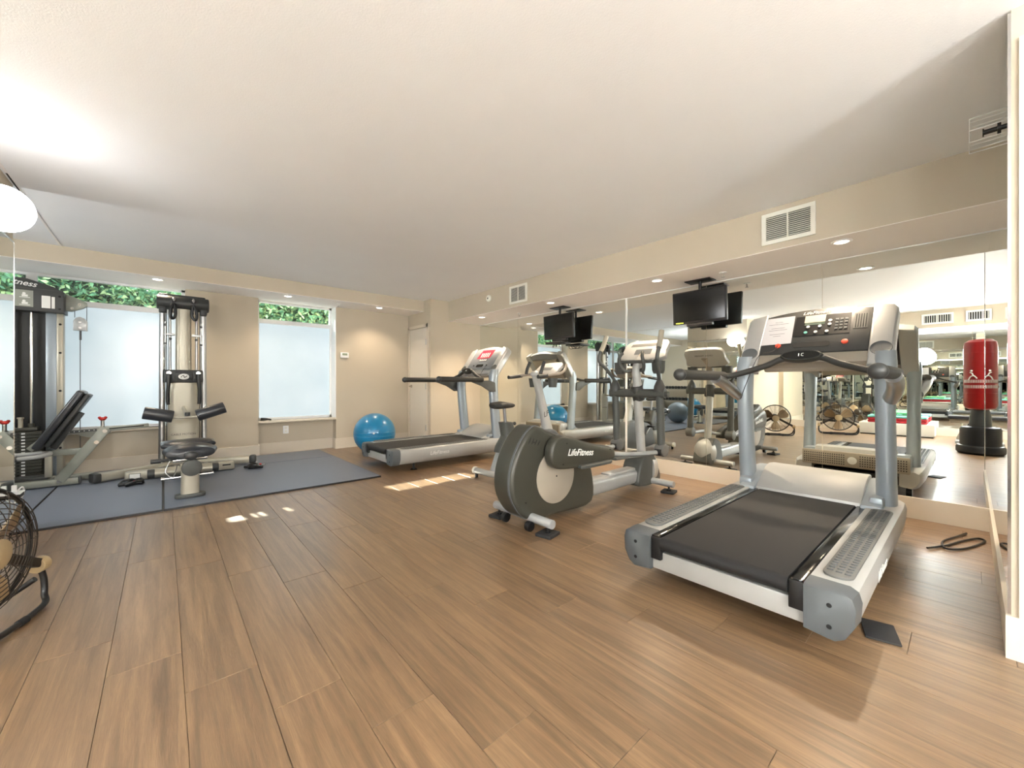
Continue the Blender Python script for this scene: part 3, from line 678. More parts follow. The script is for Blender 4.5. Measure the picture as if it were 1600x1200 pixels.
obj('link_tray', B().loft([oval((x, y, z), (0, wv, 0), (0, 0, .012), 16, 3) for x, y, z, wv in ((.86, -.2, .41, .03), (1.05, -.17, .40, .06), (1.35, -.19, .385, .05), (1.5, -.235, .39, .02))]), 'dark_grey', t)
# frame
obj('spine', B().loft([oval((x, 0, z), (0, .075, 0), (0, 0, hh), 24, 3.5) for x, z, hh in ((.62, .155, .075), (1.0, .15, .07), (1.4, .15, .065), (1.56, .16, .065))]), 'silver', t)
obj('spine_cover', B().box((1.02, -.05, .205), (1.44, .05, .235), .01), 'silver_light', t)
fh = obj('front_housing', B().prism(smooth_out([(1.44, .06), (1.42, .16), (1.48, .30), (1.58, .36), (1.68, .35), (1.78, .22), (1.80, .06)], 4), 'y', -.10, .10, .02, 3), 'dark_grey', t)
obj('front_cover', B().loft([oval((x, 0, .195), (0, wv, 0), (0, 0, hv), 24) for x, wv, hv in ((1.66, .125, .165), (1.74, .12, .155), (1.79, .09, .12), (1.815, .03, .05))]), 'silver_light', t)
for x0, wv, nm in ((.0, .31, 'rear_stabilizer'), (1.66, .32, 'front_stabilizer')):
    st = obj(nm, B().cyl((x0, -wv, .085), (x0, wv, .085), .031, n=24, bev=.005), 'silver', t)
    for s in (1, -1): obj('levelling_foot', B().cyl((x0, s*(wv-.05), .03), (x0, s*(wv-.05), .07), .009, n=10).cyl((x0, s*(wv-.05), .0225), (x0, s*(wv-.05), .036), .022, n=16), 'black', st)
for s in (1, -1): obj('transport_wheel', B().cyl((-.05, s*.11, .04), (-.05, s*.15, .04), .035, n=24, bev=.005), 'black', t)
# mast, arms, handles
obj('mast', B().tube([(1.63, 0, .28), (1.60, 0, .55), (1.565, 0, .85), (1.545, 0, 1.05), (1.53, 0, 1.14), (1.55, 0, 1.22), (1.60, 0, 1.29)], .042, 20), 'silver_light', t)
obj('cross_bar', B().loft([oval((1.535, y, .95), (.036, 0, 0), (0, 0, .042), 20, 3) for y in (-.30, -.295, .295, .30)]).cyl((1.535, -.33, .945), (1.535, -.29, .945), .026), 'dark_grey', t)
obj('mast_collar', B().cyl((1.58, 0, .88), (1.535, 0, 1.02), .058, n=24, bev=.008), 'charcoal', t)
for s in (1, -1):
    y = s*.245
    obj('arm_boot', B().lathe([(.055, 0), (.05, .05), (.03, .10), (.02, .115)], (1.53, y, .965)), 'charcoal', t)
    obj('arm_lever', B().tube([(1.535, y, .95), (1.55, y, .7), (1.56, y, .50), (1.565, y, .43)], [.035, .036, .04], 16), 'dark_grey', t)
    obj('arm_joint', B().cyl((1.565, y-.045, .415), (1.565, y+.045, .415), .062, n=28, bev=.01), 'pad_grey', t)
    obj('joint_hole', B().cyl((1.515, y-.03, .40), (1.51, y+.03, .40), .03, n=18), 'slot', t)
    hb = obj('moving_handle', B().tube([(1.53, y, 1.06), (1.50, y*1.04, 1.11), (1.42, y*1.16, 1.20), (1.36, y*1.28, 1.27), (1.38, y*1.30, 1.36), (1.44, y*1.26, 1.46)], .0175, 14), 'dark_grey', t)
    obj('hand_grip', B().tube([(1.385, y*1.30, 1.37), (1.42, y*1.27, 1.43), (1.46, y*1.24, 1.53)], .024, 14), 'champagne', hb)
    obj('fixed_handle', B().tube([(1.56, s*.02, 1.19), (1.50, s*.09, 1.165), (1.45, s*.13, 1.22), (1.43, s*.125, 1.30), (1.46, s*.11, 1.345)], .016, 12), 'dark_grey', t)
EM = frame((1.60, 0, 1.30), (0, -1, 0), (.28, 0, .32))
cn = obj('console', B().prism(smooth_out([(-.22, -.01), (.22, -.01), (.24, .10), (.215, .235), (0, .255), (-.215, .235), (-.24, .10)], 3), 'z', -.05, 0, .012, M=EM), 'silver_light', t)
obj('display', B().prism([(-.09, .05), (.09, .05), (.09, .12), (-.09, .12)], 'z', .0005, .002, M=EM), 'cap_grey', cn, False)
obj('control_strip', B().prism([(-.17, .165), (.17, .165), (.16, .20), (-.16, .20)], 'z', .0005, .002, M=EM), 'pad_grey', cn, False)
text('back_lettering', 'CROSS TRAINER', .03, 'letter_dark', EM @ Matrix.Translation((0, .16, -.0525)) @ Matrix.Rotation(PI, 4, 'Y'), cn, .0006)
obj('console_neck', B().tube([(1.56, 0, 1.2), (1.62, 0, 1.30), (1.72, 0, 1.36)], .036, 16), 'taupe', t)
obj('reading_tray', B().box((1.50, -.20, 1.245), (1.60, .20, 1.275), .008), 'dark_grey', t)
for s in (1, -1): obj('bottle_holder', B().loft([oval((1.575, s*.21, 1.14), (.04, 0, 0), (0, .045, 0), 20, 2.6), oval((1.575, s*.21, 1.17), (.05, 0, 0), (0, .055, 0), 20, 2.6), oval((1.575, s*.21, 1.26), (.055, 0, 0), (0, .06, 0), 20, 2.6)]), 'dark_grey', t)
for sx, sy, l in ((0, -.26, 'black rubber pad under the near rear foot of the elliptical'), (0, .26, 'black rubber pad under the far rear foot of the elliptical'), (1.66, -.27, 'black rubber pad under the near front foot of the elliptical'), (1.66, .27, 'black rubber pad under the far front foot of the elliptical')):
    pad(ex+sx, ey+sy, .13, .12, .2, l)
pad(2.26, .25, .16, .11, .25, 'flat black rubber mat piece beside the near treadmill foot', 0, .01)
# ================================================================== upright bike
bx_, by_ = 2.64, 3.38
t = thing('exercise_bike', 'silver and grey upright exercise bike between elliptical and far treadmill', 'exercise bike', (bx_, by_, 0))
for x0, nm in ((.0, 'rear_stabilizer'), (1.02, 'front_stabilizer')):
    st = obj(nm, B().cyl((x0, -.27, .075), (x0, .27, .075), .033, n=20, bev=.005), 'silver_light', t)
    for s in (1, -1):
        obj('end_cap', B().cyl((x0, s*.262, .075), (x0, s*.29, .075), .04, n=20, bev=.006), 'white_metal', st)
        obj('levelling_foot', B().cyl((x0, s*.25, 0), (x0, s*.25, .05), .018, n=12), 'black', st)
obj('rear_strut', B().loft([oval((x, 0, z), (ax, 0, 0), (0, .06, 0), 20, 3) for x, z, ax in ((.07, .07, .07), (.13, .2, .075), (.21, .36, .085))]), 'silver', t)
obj('seat_tower', B().loft([oval((x, 0, z), (ax, 0, 0), (0, .075, 0), 20, 3) for x, z, ax in ((.16, .30, .085), (.20, .36, .11), (.26, .45, .10), (.25, .47, .075), (.22, .60, .07), (.205, .62, .06))]), 'dark_grey', t)
obj('seat_post', B().cyl((.215, 0, .58), (.19, 0, .80), .018, n=16), 'steel', t)
obj('adjust_knob', B().cyl((.27, -.0, .60), (.34, 0, .595), .014, n=12).sph((.345, 0, .595), .02), 'charcoal', t)
obj('saddle', B().loft([oval((x, 0, z), (0, wv, 0), (0, 0, hv), 20, 2.4) for x, z, wv, hv in ((.04, .80, .05, .02), (.07, .805, .115, .036), (.15, .81, .115, .04), (.22, .805, .07, .034), (.30, .80, .035, .026), (.335, .80, .02, .015))]), 'grip', t)
obj('drive_housing', B().prism(smooth_out([(.30, .08), (.27, .22), (.32, .36), (.46, .44), (.66, .47), (.86, .50), (.98, .45), (1.06, .28), (1.08, .08)], 4), 'y', -.09, .09, .025, 3), 'cap_grey', t)
for s in (1, -1):
    obj('crank', B().bar((.56, s*.11, .27), (.56+s*.1, s*.13, .27-s*.12), .022, .03, .005), 'steel', t)
    obj('pedal', B().box((.51+s*.1, s*.15-.045, .135-s*.12+.12), (.61+s*.1, s*.15+.045, .16-s*.12+.12), .006), 'black', t)
obj('mast', B().loft([oval((x, 0, z), (ax, 0, 0), (0, ay, 0), 20, 3) for x, z, ax, ay in ((.89, .44, .075, .05), (.84, .62, .06, .045), (.77, .85, .05, .04), (.70, 1.06, .045, .038), (.67, 1.15, .042, .036))]), 'silver_light', t)
text('mast_mark', 'LF', .09, 'letter_dark', frame((.80, -.05, .68), (1, 0, .3), (-.3, 0, 1)), t, .001, .3)
obj('handle_hub', B().sph((.67, 0, 1.155), .05, (1, 1.2, .8)), 'silver_light', t)
for s in (1, -1):
    hb = obj('handlebar', B().tube([(.68, s*.03, 1.155), (.66, s*.15, 1.15), (.64, s*.24, 1.14), (.70, s*.27, 1.15), (.82, s*.25, 1.16), (.94, s*.22, 1.20), (1.0, s*.20, 1.27)], .016, 12), 'taupe', t)
    obj('side_grip', B().tube([(.66, s*.22, 1.14), (.55, s*.25, 1.125), (.47, s*.25, 1.12)], .022, 12), 'charcoal', hb)
    obj('front_grip', B().tube([(.64, s*.12, 1.16), (.66, s*.125, 1.22), (.70, s*.12, 1.30)], .02, 12), 'charcoal', hb)
BM = frame((.80, 0, 1.17), (0, -1, 0), (.22, 0, .16))
cn = obj('console', B().prism(smooth_out([(-.17, 0), (.17, 0), (.185, .10), (.15, .22), (-.15, .22), (-.185, .10)], 3), 'z', -.045, 0, .012, M=BM), 'silver_light', t)
obj('display', B().prism([(-.08, .06), (.08, .06), (.08, .12), (-.08, .12)], 'z', .0005, .002, M=BM), 'cap_grey', cn, False)
for s in (1, -1): obj('bottle_holder', B().loft([oval((.80, s*.16, z), (k, 0, 0), (0, k, 0), 16, 3) for z, k in ((1.0, .04), (1.11, .055))]), 'dark_grey', t)
# ================================================================== floor mats
def fmat(x0, x1, y0, y1, label):
    t = thing('floor_mat', label, 'floor mat', ((x0+x1)/2, (y0+y1)/2, 0), 0, 'rubber floor mats'); a, b = (x1-x0)/2, (y1-y0)/2
    obj('rubber_edge', B().box((-a, -b, 0), (a, b, .016)), 'black', t, False)
    obj('mat_surface', B().box((-a+.007, -b+.007, .01), (a-.007, b-.007, .018), .001, 1), 'floor_mat', t, False)
mat('floor_mat', srgb(104, 112, 126), 0.42, var=0.05, scale=3, bump=0.25, bscale=250)  # base lightened to include window sheen in the colour
fmat(0.002, 1.835, 4.33, 5.978, 'blue-grey rubber mat in front of the narrow window, beneath the seat post')
fmat(0.002, 1.835, 5.982, 6.70, 'blue-grey rubber mat strip along the wall under the narrow window')
fmat(-.795, -.002, 4.33, 5.978, 'blue-grey rubber mat with cable handles lying on it')
fmat(-2.62, -.002, 5.982, 6.70, 'blue-grey rubber mat strip under the weight stack machine')
fmat(-2.62, -.799, 4.53, 5.978, 'blue-grey rubber mat in the alcove behind the left pier')
fmat(-3.88, -2.624, 4.53, 6.70, 'blue-grey rubber mat under the dumbbell rack')
MZ = .018
# ================================================================== cable tower machine
t = thing('cable_tower', 'silver cable tower machine with seat and roller pads in front of the window', 'gym machine', (.185, 6.28, MZ))
obj('main_column', B().loft([oval((0, -.02, z), (ax, 0, 0), (0, .06, 0), 24, 3) for z, ax in ((.06, .155), (.5, .15), (.9, .145), (1.04, .14), (1.10, .085), (1.16, .078), (1.75, .074), (1.92, .072))]), 'champagne', t)
text('column_lettering', 'CABLE MOTION', .032, 'letter_dark', frame((0, -.083, .42), (1, 0, 0), (0, 0, 1)), t, .0006)
for s in (1, -1):
    obj('guide_tube', B().cyl((s*.20, .0, .03), (s*.19, 0, 1.92), .030, n=20), 'steel', t)
    obj('guide_rod', B().cyl((s*.125, -.0, .9), (s*.125, 0, 1.92), .014, n=14), 'steel', t)
    obj('cable', B().cyl((s*.155, -.03, .2), (s*.155, -.03, 1.9), .004, n=8), 'black', t)
    cr = obj('carriage', B().box((min(s*.08, s*.18), -.04, 1.60), (max(s*.08, s*.18), .03, 1.625), .004).cyl((s*.165, -.05, 1.48), (s*.165, -.05, 1.76), .008), 'steel', t)
    for x, z in ((.165, 1.5), (.165, 1.72), (.12, 1.56)): obj('pull_pin', B().cyl((s*x, -.06, z), (s*x, -.03, z), .014), 'charcoal', cr)
hd_ = obj('head', B().cyl((-.245, -.02, 1.99), (.245, -.02, 1.99), .085, n=28, bev=.012).box((-.225, -.08, 1.86), (-.155, .05, 1.95), .015).box((.155, -.08, 1.86), (.225, .05, 1.95), .015), 'charcoal', t)
obj('head_cap', B().box((-.23, -.05, 2.05), (.21, .05, 2.09), .012), 'charcoal', hd_)
for s in (1, -1):
    pl = obj('pulley', B().cyl((s*.09-.02, -.10, 1.98), (s*.09+.02, -.10, 1.98), .052, n=24), 'black', hd_)
    obj('pulley_bracket', B().tube([(s*.09, -.08, 2.045), (s*.09, -.13, 2.02), (s*.09, -.135, 1.96), (s*.10, -.12, 1.86)], .014, 10), 'chrome', hd_)
    obj('strap_handle', B().tube([(s*.09, -.14, 1.97), (s*.115, -.15, 1.9), (s*.12, -.145, 1.82), (s*.10, -.14, 1.79), (s*.075, -.14, 1.84), (s*.085, -.14, 1.95)], .016, 8), 'black', hd_)
mb = obj('mid_bracket', B().box((-.18, -.13, 1.04), (.18, -.04, 1.19), .02).box((-.09, -.14, 1.06), (.09, -.05, 1.17), .02), 'charcoal', t)
obj('emblem', B().loft([oval((0, -.141, 1.11), (.05, 0, 0), (0, 0, .035), 24), oval((0, -.145, 1.11), (.048, 0, 0), (0, 0, .033), 24)]), 'letter', mb)
obj('emblem_mark', B().tube([(-.03, -.147, 1.10), (-.005, -.147, 1.125), (.005, -.147, 1.10), (.03, -.147, 1.12)], .004, 6), 'letter_dark', mb)
for s in (1, -1):
    obj('bracket_bolt', B().cyl((s*.135, -.145, 1.15), (s*.135, -.12, 1.15), .022, n=16), 'chrome', mb)
    obj('hanging_grip', B().tube([(s*.135, -.15, 1.14), (s*.14, -.16, 1.02), (s*.145, -.155, .92), (s*.145, -.15, .82), (s*.14, -.15, .78)], [.025, .018, .02, .017], 12), 'black', mb)
# base legs
b_ = B().bar((0, .0, .06), (-.70, -.36, .055), .10, .085, .02)
l1 = obj('base_leg', b_, 'champagne', t); obj('leg_cap', B().bar((-.68, -.35, .055), (-.745, -.383, .055), .108, .098, .02), 'charcoal', l1)
l2 = obj('base_leg', B().bar((0, 0, .06), (.66, -.19, .06), .10, .085, .02), 'champagne', t); obj('leg_cap', B().bar((.65, -.187, .06), (.72, -.207, .06), .108, .098, .02), 'charcoal', l2)
cb = obj('base_beam', B().box((-.49, -.50, .005), (.46, -.40, .10), .02), 'champagne', t)
obj('label_plate', B().box((-.45, -.5015, .02), (-.37, -.4995, .075)), 'letter', cb, False); obj('label_border', B().box((-.455, -.5008, .015), (-.365, -.4992, .08)), 'letter_dark', cb, False)
obj('beam_slot', B().box((.34, -.502, .06), (.42, -.499, .075)).box((.0, -.502, .065), (.12, -.499, .08)), 'slot', cb, False)
obj('foot_plate', B().box((-.40, -.40, .055), (.45, -.02, .065), .003), 'charcoal', t)
g = B()
for i in range(12):
    for j in range(5): g.box((-.37+i*.07, -.38+j*.07, .064), (-.33+i*.07, -.37+j*.07, .067), M=None)
obj('tread_pattern', g, 'steel', t, False, kind='stuff')
rl = obj('low_roller', B().cyl((-.28, -.66, .085), (.26, -.66, .085), .042, n=24), 'champagne', t)
for s in (1, -1): obj('roller_cap', B().cyl((s*.27-.01-.03, -.66, .085), (s*.27-.01+.03, -.66, .085), .047, n=24, bev=.008), 'charcoal', rl)
# seat on front post
obj('seat_rail', B().box((-.045, -1.62, .07), (.045, -.45, .13), .012), 'champagne', t)
obj('front_post', B().loft([oval((0, -1.63, z), (ax, 0, 0), (0, .045, 0), 20, 3) for z, ax in ((.03, .068), (.2, .066), (.30, .058), (.38, .045))]), 'champagne', t)
obj('post_disc', B().cyl((.01, -1.69, .27), (.01, -1.66, .27), .075, n=28, bev=.008), 'dark_grey', t)
obj('post_foot', B().prism(rrect(.22, .11, .05, 5), 'z', 0, .035, .008, M=Matrix.Translation((0, -1.63, 0))), 'dark_grey', t)
obj('cross_pin', B().cyl((-.20, -1.62, .185), (.17, -1.62, .195), .016, n=14).cyl((-.12, -1.66, .345), (.12, -1.66, .355), .019, n=14), 'chrome', t)
obj('pop_pin', B().cyl((-.26, -1.5, .33), (-.10, -1.5, .335), .012, n=12).cyl((-.27, -1.5, .33), (-.2, -1.5, .33), .02, n=14), 'charcoal', t)
obj('pin_cord', B().tube([(-.14, -1.62, .34), (-.17, -1.64, .25), (-.12, -1.65, .2), (-.09, -1.66, .3)], .004, 6), 'steel', t)
obj('seat', B().loft([oval((0, y, z), (ax, 0, 0), (0, 0, az), 28, 2.5) for y, z, ax, az in ((-1.80, .405, .09, .03), (-1.77, .415, .17, .05), (-1.66, .425, .195, .055), (-1.52, .425, .165, .05), (-1.46, .42, .11, .035))]), 'vinyl', t)
obj('seat_nose', B().sph((0, -1.80, .395), .05, (1, .55, .8)), 'charcoal', t)
obj('rear_seat', B().loft([oval((0, y, z), (ax, 0, 0), (0, 0, az), 28, 2.8) for y, z, ax, az in ((-1.44, .44, .14, .02), (-1.41, .445, .205, .034), (-1.15, .445, .21, .034), (-1.08, .445, .15, .02))]), 'vinyl', t)
# thigh roller pads
ry = -1.05
obj('roller_arm', B().tube([(-.2, ry, .72), (-.1, ry, .69), (.05, ry, .685), (.13, ry, .70)], .014, 10).cyl((0, ry, .69), (0, -.05, .74), .02), 'champagne', t)
for s in (1, -1): obj('roller_pad', B().cyl((.075 if s > 0 else -.11, ry, .695), (.31 if s > 0 else -.33, ry, .775 if s > 0 else .745), .06, n=28, bev=.008), 'vinyl', t)
obj('arm_knob', B().cyl((0, ry-.02, .70), (0, ry-.02, .735), .022), 'charcoal', t)
# ================================================================== weight stack machine
wx, wy = -1.08, 6.36
t = thing('weight_machine', 'grey weight stack machine with inclined backrest beside the left mirror', 'gym machine', (wx, wy, MZ))
obj('post', B().box((.235, -.05, .0), (.285, .05, 1.93), .008), 'champagne', t).name = 'post'
for z in (.35, .95, 1.35, 1.65): obj('post_bolt', B().cyl((.262, -.056, z), (.262, -.049, z), .011, n=12), 'slot', t)
obj('back_panel', B().box((-.30, .03, .02), (.155, .10, 1.86)), 'black', t, False)
obj('light_panel', B().box((.155, -.02, .02), (.235, .06, 1.86), .006), 'silver_blue', t)
obj('post', B().box((-.36, -.05, 0), (-.30, .05, 1.93), .008), 'champagne', t)
sh = smooth_out([(-.40, 1.76), (.30, 1.76), (.30, 1.98), (.22, 2.03), (.05, 2.085), (-.15, 2.10), (-.32, 2.09), (-.40, 2.05)], 1)
shd = obj('shroud', B().prism(sh, 'y', -.13, .10, .012), 'charcoal', t)
text('shroud_lettering', 'LifeFitness', .075, 'letter', frame((-.045, -.1325, 2.045), (1, 0, -.12), (0, 0, 1)), shd, .001, .28, .001)
obj('shroud_band', B().box((-.39, -.132, 1.985), (.29, -.130, 1.99)), 'dark_grey', shd, False)
pl = obj('picture_plate', B().box((-.13, -.1325, 1.80), (.09, -.1305, 1.965)), 'grey_green', shd, False)
for i in range(2):
    for j in range(2):
        obj('exercise_picture', B().sph((-.08+i*.11, -.134, 1.855+j*.075), .012, (1, .2, 1), 10).box((-.095+i*.11, -.1345, 1.825+j*.075), (-.055+i*.11, -.133, 1.845+j*.075)).box((-.11+i*.11, -.1345, 1.815+j*.075), (-.04+i*.11, -.133, 1.82+j*.075)), 'letter', pl, False)
obj('notice', B().box((.145, -.133, 1.80), (.205, -.1305, 1.925)).box((.213, -.133, 1.80), (.235, -.1305, 1.92)), 'letter', shd, False)
for z in (1.80, 1.93): obj('shroud_bolt', B().cyl((.268, -.136, z), (.268, -.129, z), .01, n=12), 'slot', shd)
for x in (-.07, .063): obj('guide_rod', B().cyl((x, -.04, .06), (x, -.04, 1.78), .013, n=14), 'chrome', t)
for i in range(15): obj('weight_plate', B().box((-.16, -.12, .06+i*.032), (.145, .03, .0905+i*.032), .003, 1), 'olive', t)
obj('top_plate', B().box((-.13, -.10, .545), (.11, .03, .58), .004).cyl((-.07, -.04, .58), (-.07, -.04, .62), .024).cyl((.063, -.04, .58), (.063, -.04, .62), .024), 'olive', t)
obj('selector_rod', B().cyl((-.005, -.06, .58), (-.005, -.06, .67), .018, n=14).cyl((-.005, -.06, .67), (-.005, -.06, .685), .024, n=14), 'champagne', t)
g = B()
for i in range(15):
    g.box((-.055, -.1215, .068+i*.032), (-.03, -.12, .082+i*.032)).box((.01, -.1215, .068+i*.032), (.035, -.12, .082+i*.032))
obj('weight_numbers', g, 'letter', t, False, kind='stuff')
g = B()
for i in range(15): g.cyl((-.01, -.122, .075+i*.032), (-.01, -.119, .075+i*.032), .007, n=8)
obj('pin_holes', g, 'slot', t, False, kind='stuff')
# pulley arm and block
obj('pulley_arm', B().prism([(.28, 1.80), (.34, 1.80), (.42, 1.84), (.455, 1.87), (.45, 1.91), (.40, 1.935), (.28, 1.99)], 'y', -.03, .03, .006), 'grey_green', t)
for x, z in ((.345, 1.83), (.40, 1.88)): obj('arm_bolt', B().cyl((x, -.04, z), (x, -.028, z), .014, n=14), 'chrome', t)
obj('pulley_block', B().prism([(.35, 1.60), (.455, 1.60), (.455, 1.70), (.435, 1.735), (.40, 1.75), (.37, 1.735), (.35, 1.70)], 'y', -.03, .03, .006), 'silver', t)
for z in (1.63, 1.69): obj('block_bolt', B().cyl((.402, -.037, z), (.402, -.028, z), .012, n=12), 'chrome', t)
obj('cable', B().cyl((.36, 0, 1.74), (.36, 0, 1.84), .003, n=6).cyl((.45, 0, 1.70), (.45, 0, 1.86), .003, n=6).cyl((.40, 0, .15), (.40, 0, 1.6), .0035, n=8).cyl((.402, 0, 1.5), (.402, 0, 1.6), .009, n=8), 'letter_dark', t)
# bench frame (plane in front of the tower)
fy = -.36
obj('base_bar', B().box((-.35, fy-.035, .01), (.43, fy+.035, .075), .006), 'grey_green', t)
obj('bar_cap', B().box((.43, fy-.037, .005), (.445, fy+.037, .08), .004), 'charcoal', t)
obj('base_bar', B().box((-.35, fy+.21, .01), (.52, fy+.27, .07), .006), 'grey_green', t)
dg = obj('diagonal_post', B().bar((.30, fy-.045, .06), (.63, fy-.045, .56), .085, .014, .004, up=(0, 1, 0)), 'grey_green', t)
dg2 = obj('diagonal_post', B().bar((.30, fy+.045, .06), (.63, fy+.045, .56), .085, .014, .004, up=(0, 1, 0)), 'grey_green', t)
for x, z in ((.62, .53), (.56, .42)): obj('post_bolt', B().cyl((x, fy-.062, z), (x, fy-.05, z), .019, n=14), 'chrome', dg)
obj('slide_rail', B().bar((.24, fy, .52), (.96, fy, .565), .05, .045, .005), 'grey_green', t)
obj('slide_slot', B().bar((.65, fy-.026, .55), (.92, fy-.026, .566), .003, .012), 'slot', t)
obj('hole_strip', B().bar((.30, fy-.026, .53), (.56, fy-.026, .545), .003, .024), 'charcoal', t)
for i in range(7): obj('strip_hole', B().cyl((.33+i*.035, fy-.029, .533+i*.0021), (.33+i*.035, fy-.026, .533+i*.0021), .005, n=8), 'letter', t)
obj('pull_knob', B().cyl((.60, fy, .57), (.60, fy, .64), .015, n=14), 'steel', t)
obj('knob_head', B().sph((.60, fy, .655), .022, (1.3, 1, .8)).sph((.578, fy, .668), .014).sph((.622, fy, .668), .014), 'red', t)
obj('gusset', B().prism([(.36, .52), (.50, .47), (.66, .50), (.66, .53)], 'y', fy-.01, fy+.01, .002), 'grey_green', t)
PM2 = frame((.18, fy, .40), (.30, 0, .54), (0, 1, 0))
obj('backrest', B().box((-.02, -.15, -.012), (.62, .15, .05), .02, 3, PM2), 'vinyl', t)
obj('backrest_shell', B().box((.03, -.13, -.055), (.61, .13, -.014), .012, 2, PM2), 'charcoal', t)
obj('backrest_support', B().box((.02, -.03, -.10), (.42, .03, -.055), .006, 2, PM2), 'charcoal', t)
obj('seat_bracket', B().bar((.10, fy, .38), (.27, fy, .56), .03, .05, .004), 'grey_green', t)
obj('mid_arm', B().bar((.20, fy, .335), (.50, fy, .335), .05, .06, .006), 'grey_green', t)
obj('lever_post', B().box((.20, fy-.02, .10), (.25, fy+.02, .36), .006), 'champagne', t)
hl = obj('handle_loop', B().tube([(-.35, fy-.20, .31), (.10, fy-.20, .325), (.21, fy-.19, .335), (.25, fy-.12, .345), (.21, fy-.02, .345), (.10, fy, .34), (-.35, fy, .33)], .02, 12), 'silver_light', t)
obj('loop_grip', B().cyl((-.3, fy-.20, .312), (.06, fy-.20, .324), .026, n=16), 'charcoal', hl)
obj('foot_cushion', B().box((-.1, fy+.02, .06), (.22, fy+.16, .11), .01), 'charcoal', t)
for x, y, z in ((-.05, fy-.04, .045), (.30, fy-.04, .05)): obj('frame_bolt', B().cyl((x, y-.006, z), (x, y+.004, z), .018, n=14), 'chrome', t)
# ================================================================== loose cable handles on the mats
def handles(x, y, label, seed):
    random.seed(seed); t = thing('exercise_handle_set', label, 'cable handles', (x, y, MZ))
    for k in range(3):
        a = random.uniform(0, 6.28); c = V((random.uniform(-.07, .07), random.uniform(-.06, .06), .018)); u = V((math.cos(a), math.sin(a), 0)); v_ = V((-u.y, u.x, 0))
        st = obj('strap', B().tube([c-u*.07, c-u*.03+v_*.07+V((0, 0, .02)), c+u*.04+v_*.06+V((0, 0, .03)), c+u*.08], .009, 8), 'black', t)
        obj('hand_grip', B().cyl(c-u*.075, c+u*.075, .016, n=14, bev=.004), 'black', t)
    obj('carabiner', B().tube([(.05, .05, .02), (.1, .06, .022), (.1, .09, .02), (.05, .08, .02)], .005, 8, closed=True), 'chrome', t)
    obj('red_tab', B().box((.03, .02, .03), (.055, .05, .045), .004), 'red', t)
handles(-.26, 5.52, 'tangle of black cable handles on the mat left of the seat post', 5)
handles(.86, 5.72, 'tangle of black cable handles on the mat right of the cable tower', 9)
# ================================================================== exercise balls
t = thing('exercise_ball', 'glossy blue exercise ball in the far corner behind the treadmill', 'exercise ball', (2.40, 5.90, 0))
obj('ball', B().sph((0, 0, .30), .30, n=48), 'ball_blue', t)
obj('ball_ribs', B().lathe([(.2985, .30-.03), (.3012, .30-.027), (.2990, .30-.024), (.2990, .324), (.3012, .327), (.2985, .33)], n=48).lathe([(.272, .17), (.2745, .173), (.2755, .178)], n=48).lathe([(.2755, .422), (.2745, .427), (.272, .43)], n=48), 'ball_blue', t)
obj('plug', B().cyl((-.12, -.27, .33), (-.125, -.278, .333), .014, n=14), 'white', t)
t = thing('exercise_ball', 'grey-blue exercise ball in the alcove, seen in the mirror', 'exercise ball', (-1.5, 5.1, MZ))
obj('ball', B().sph((0, 0, .27), .27, n=40), 'ball_grey', t); obj('plug', B().cyl((0, -.265, .30), (0, -.272, .30), .014, n=14), 'white', t)
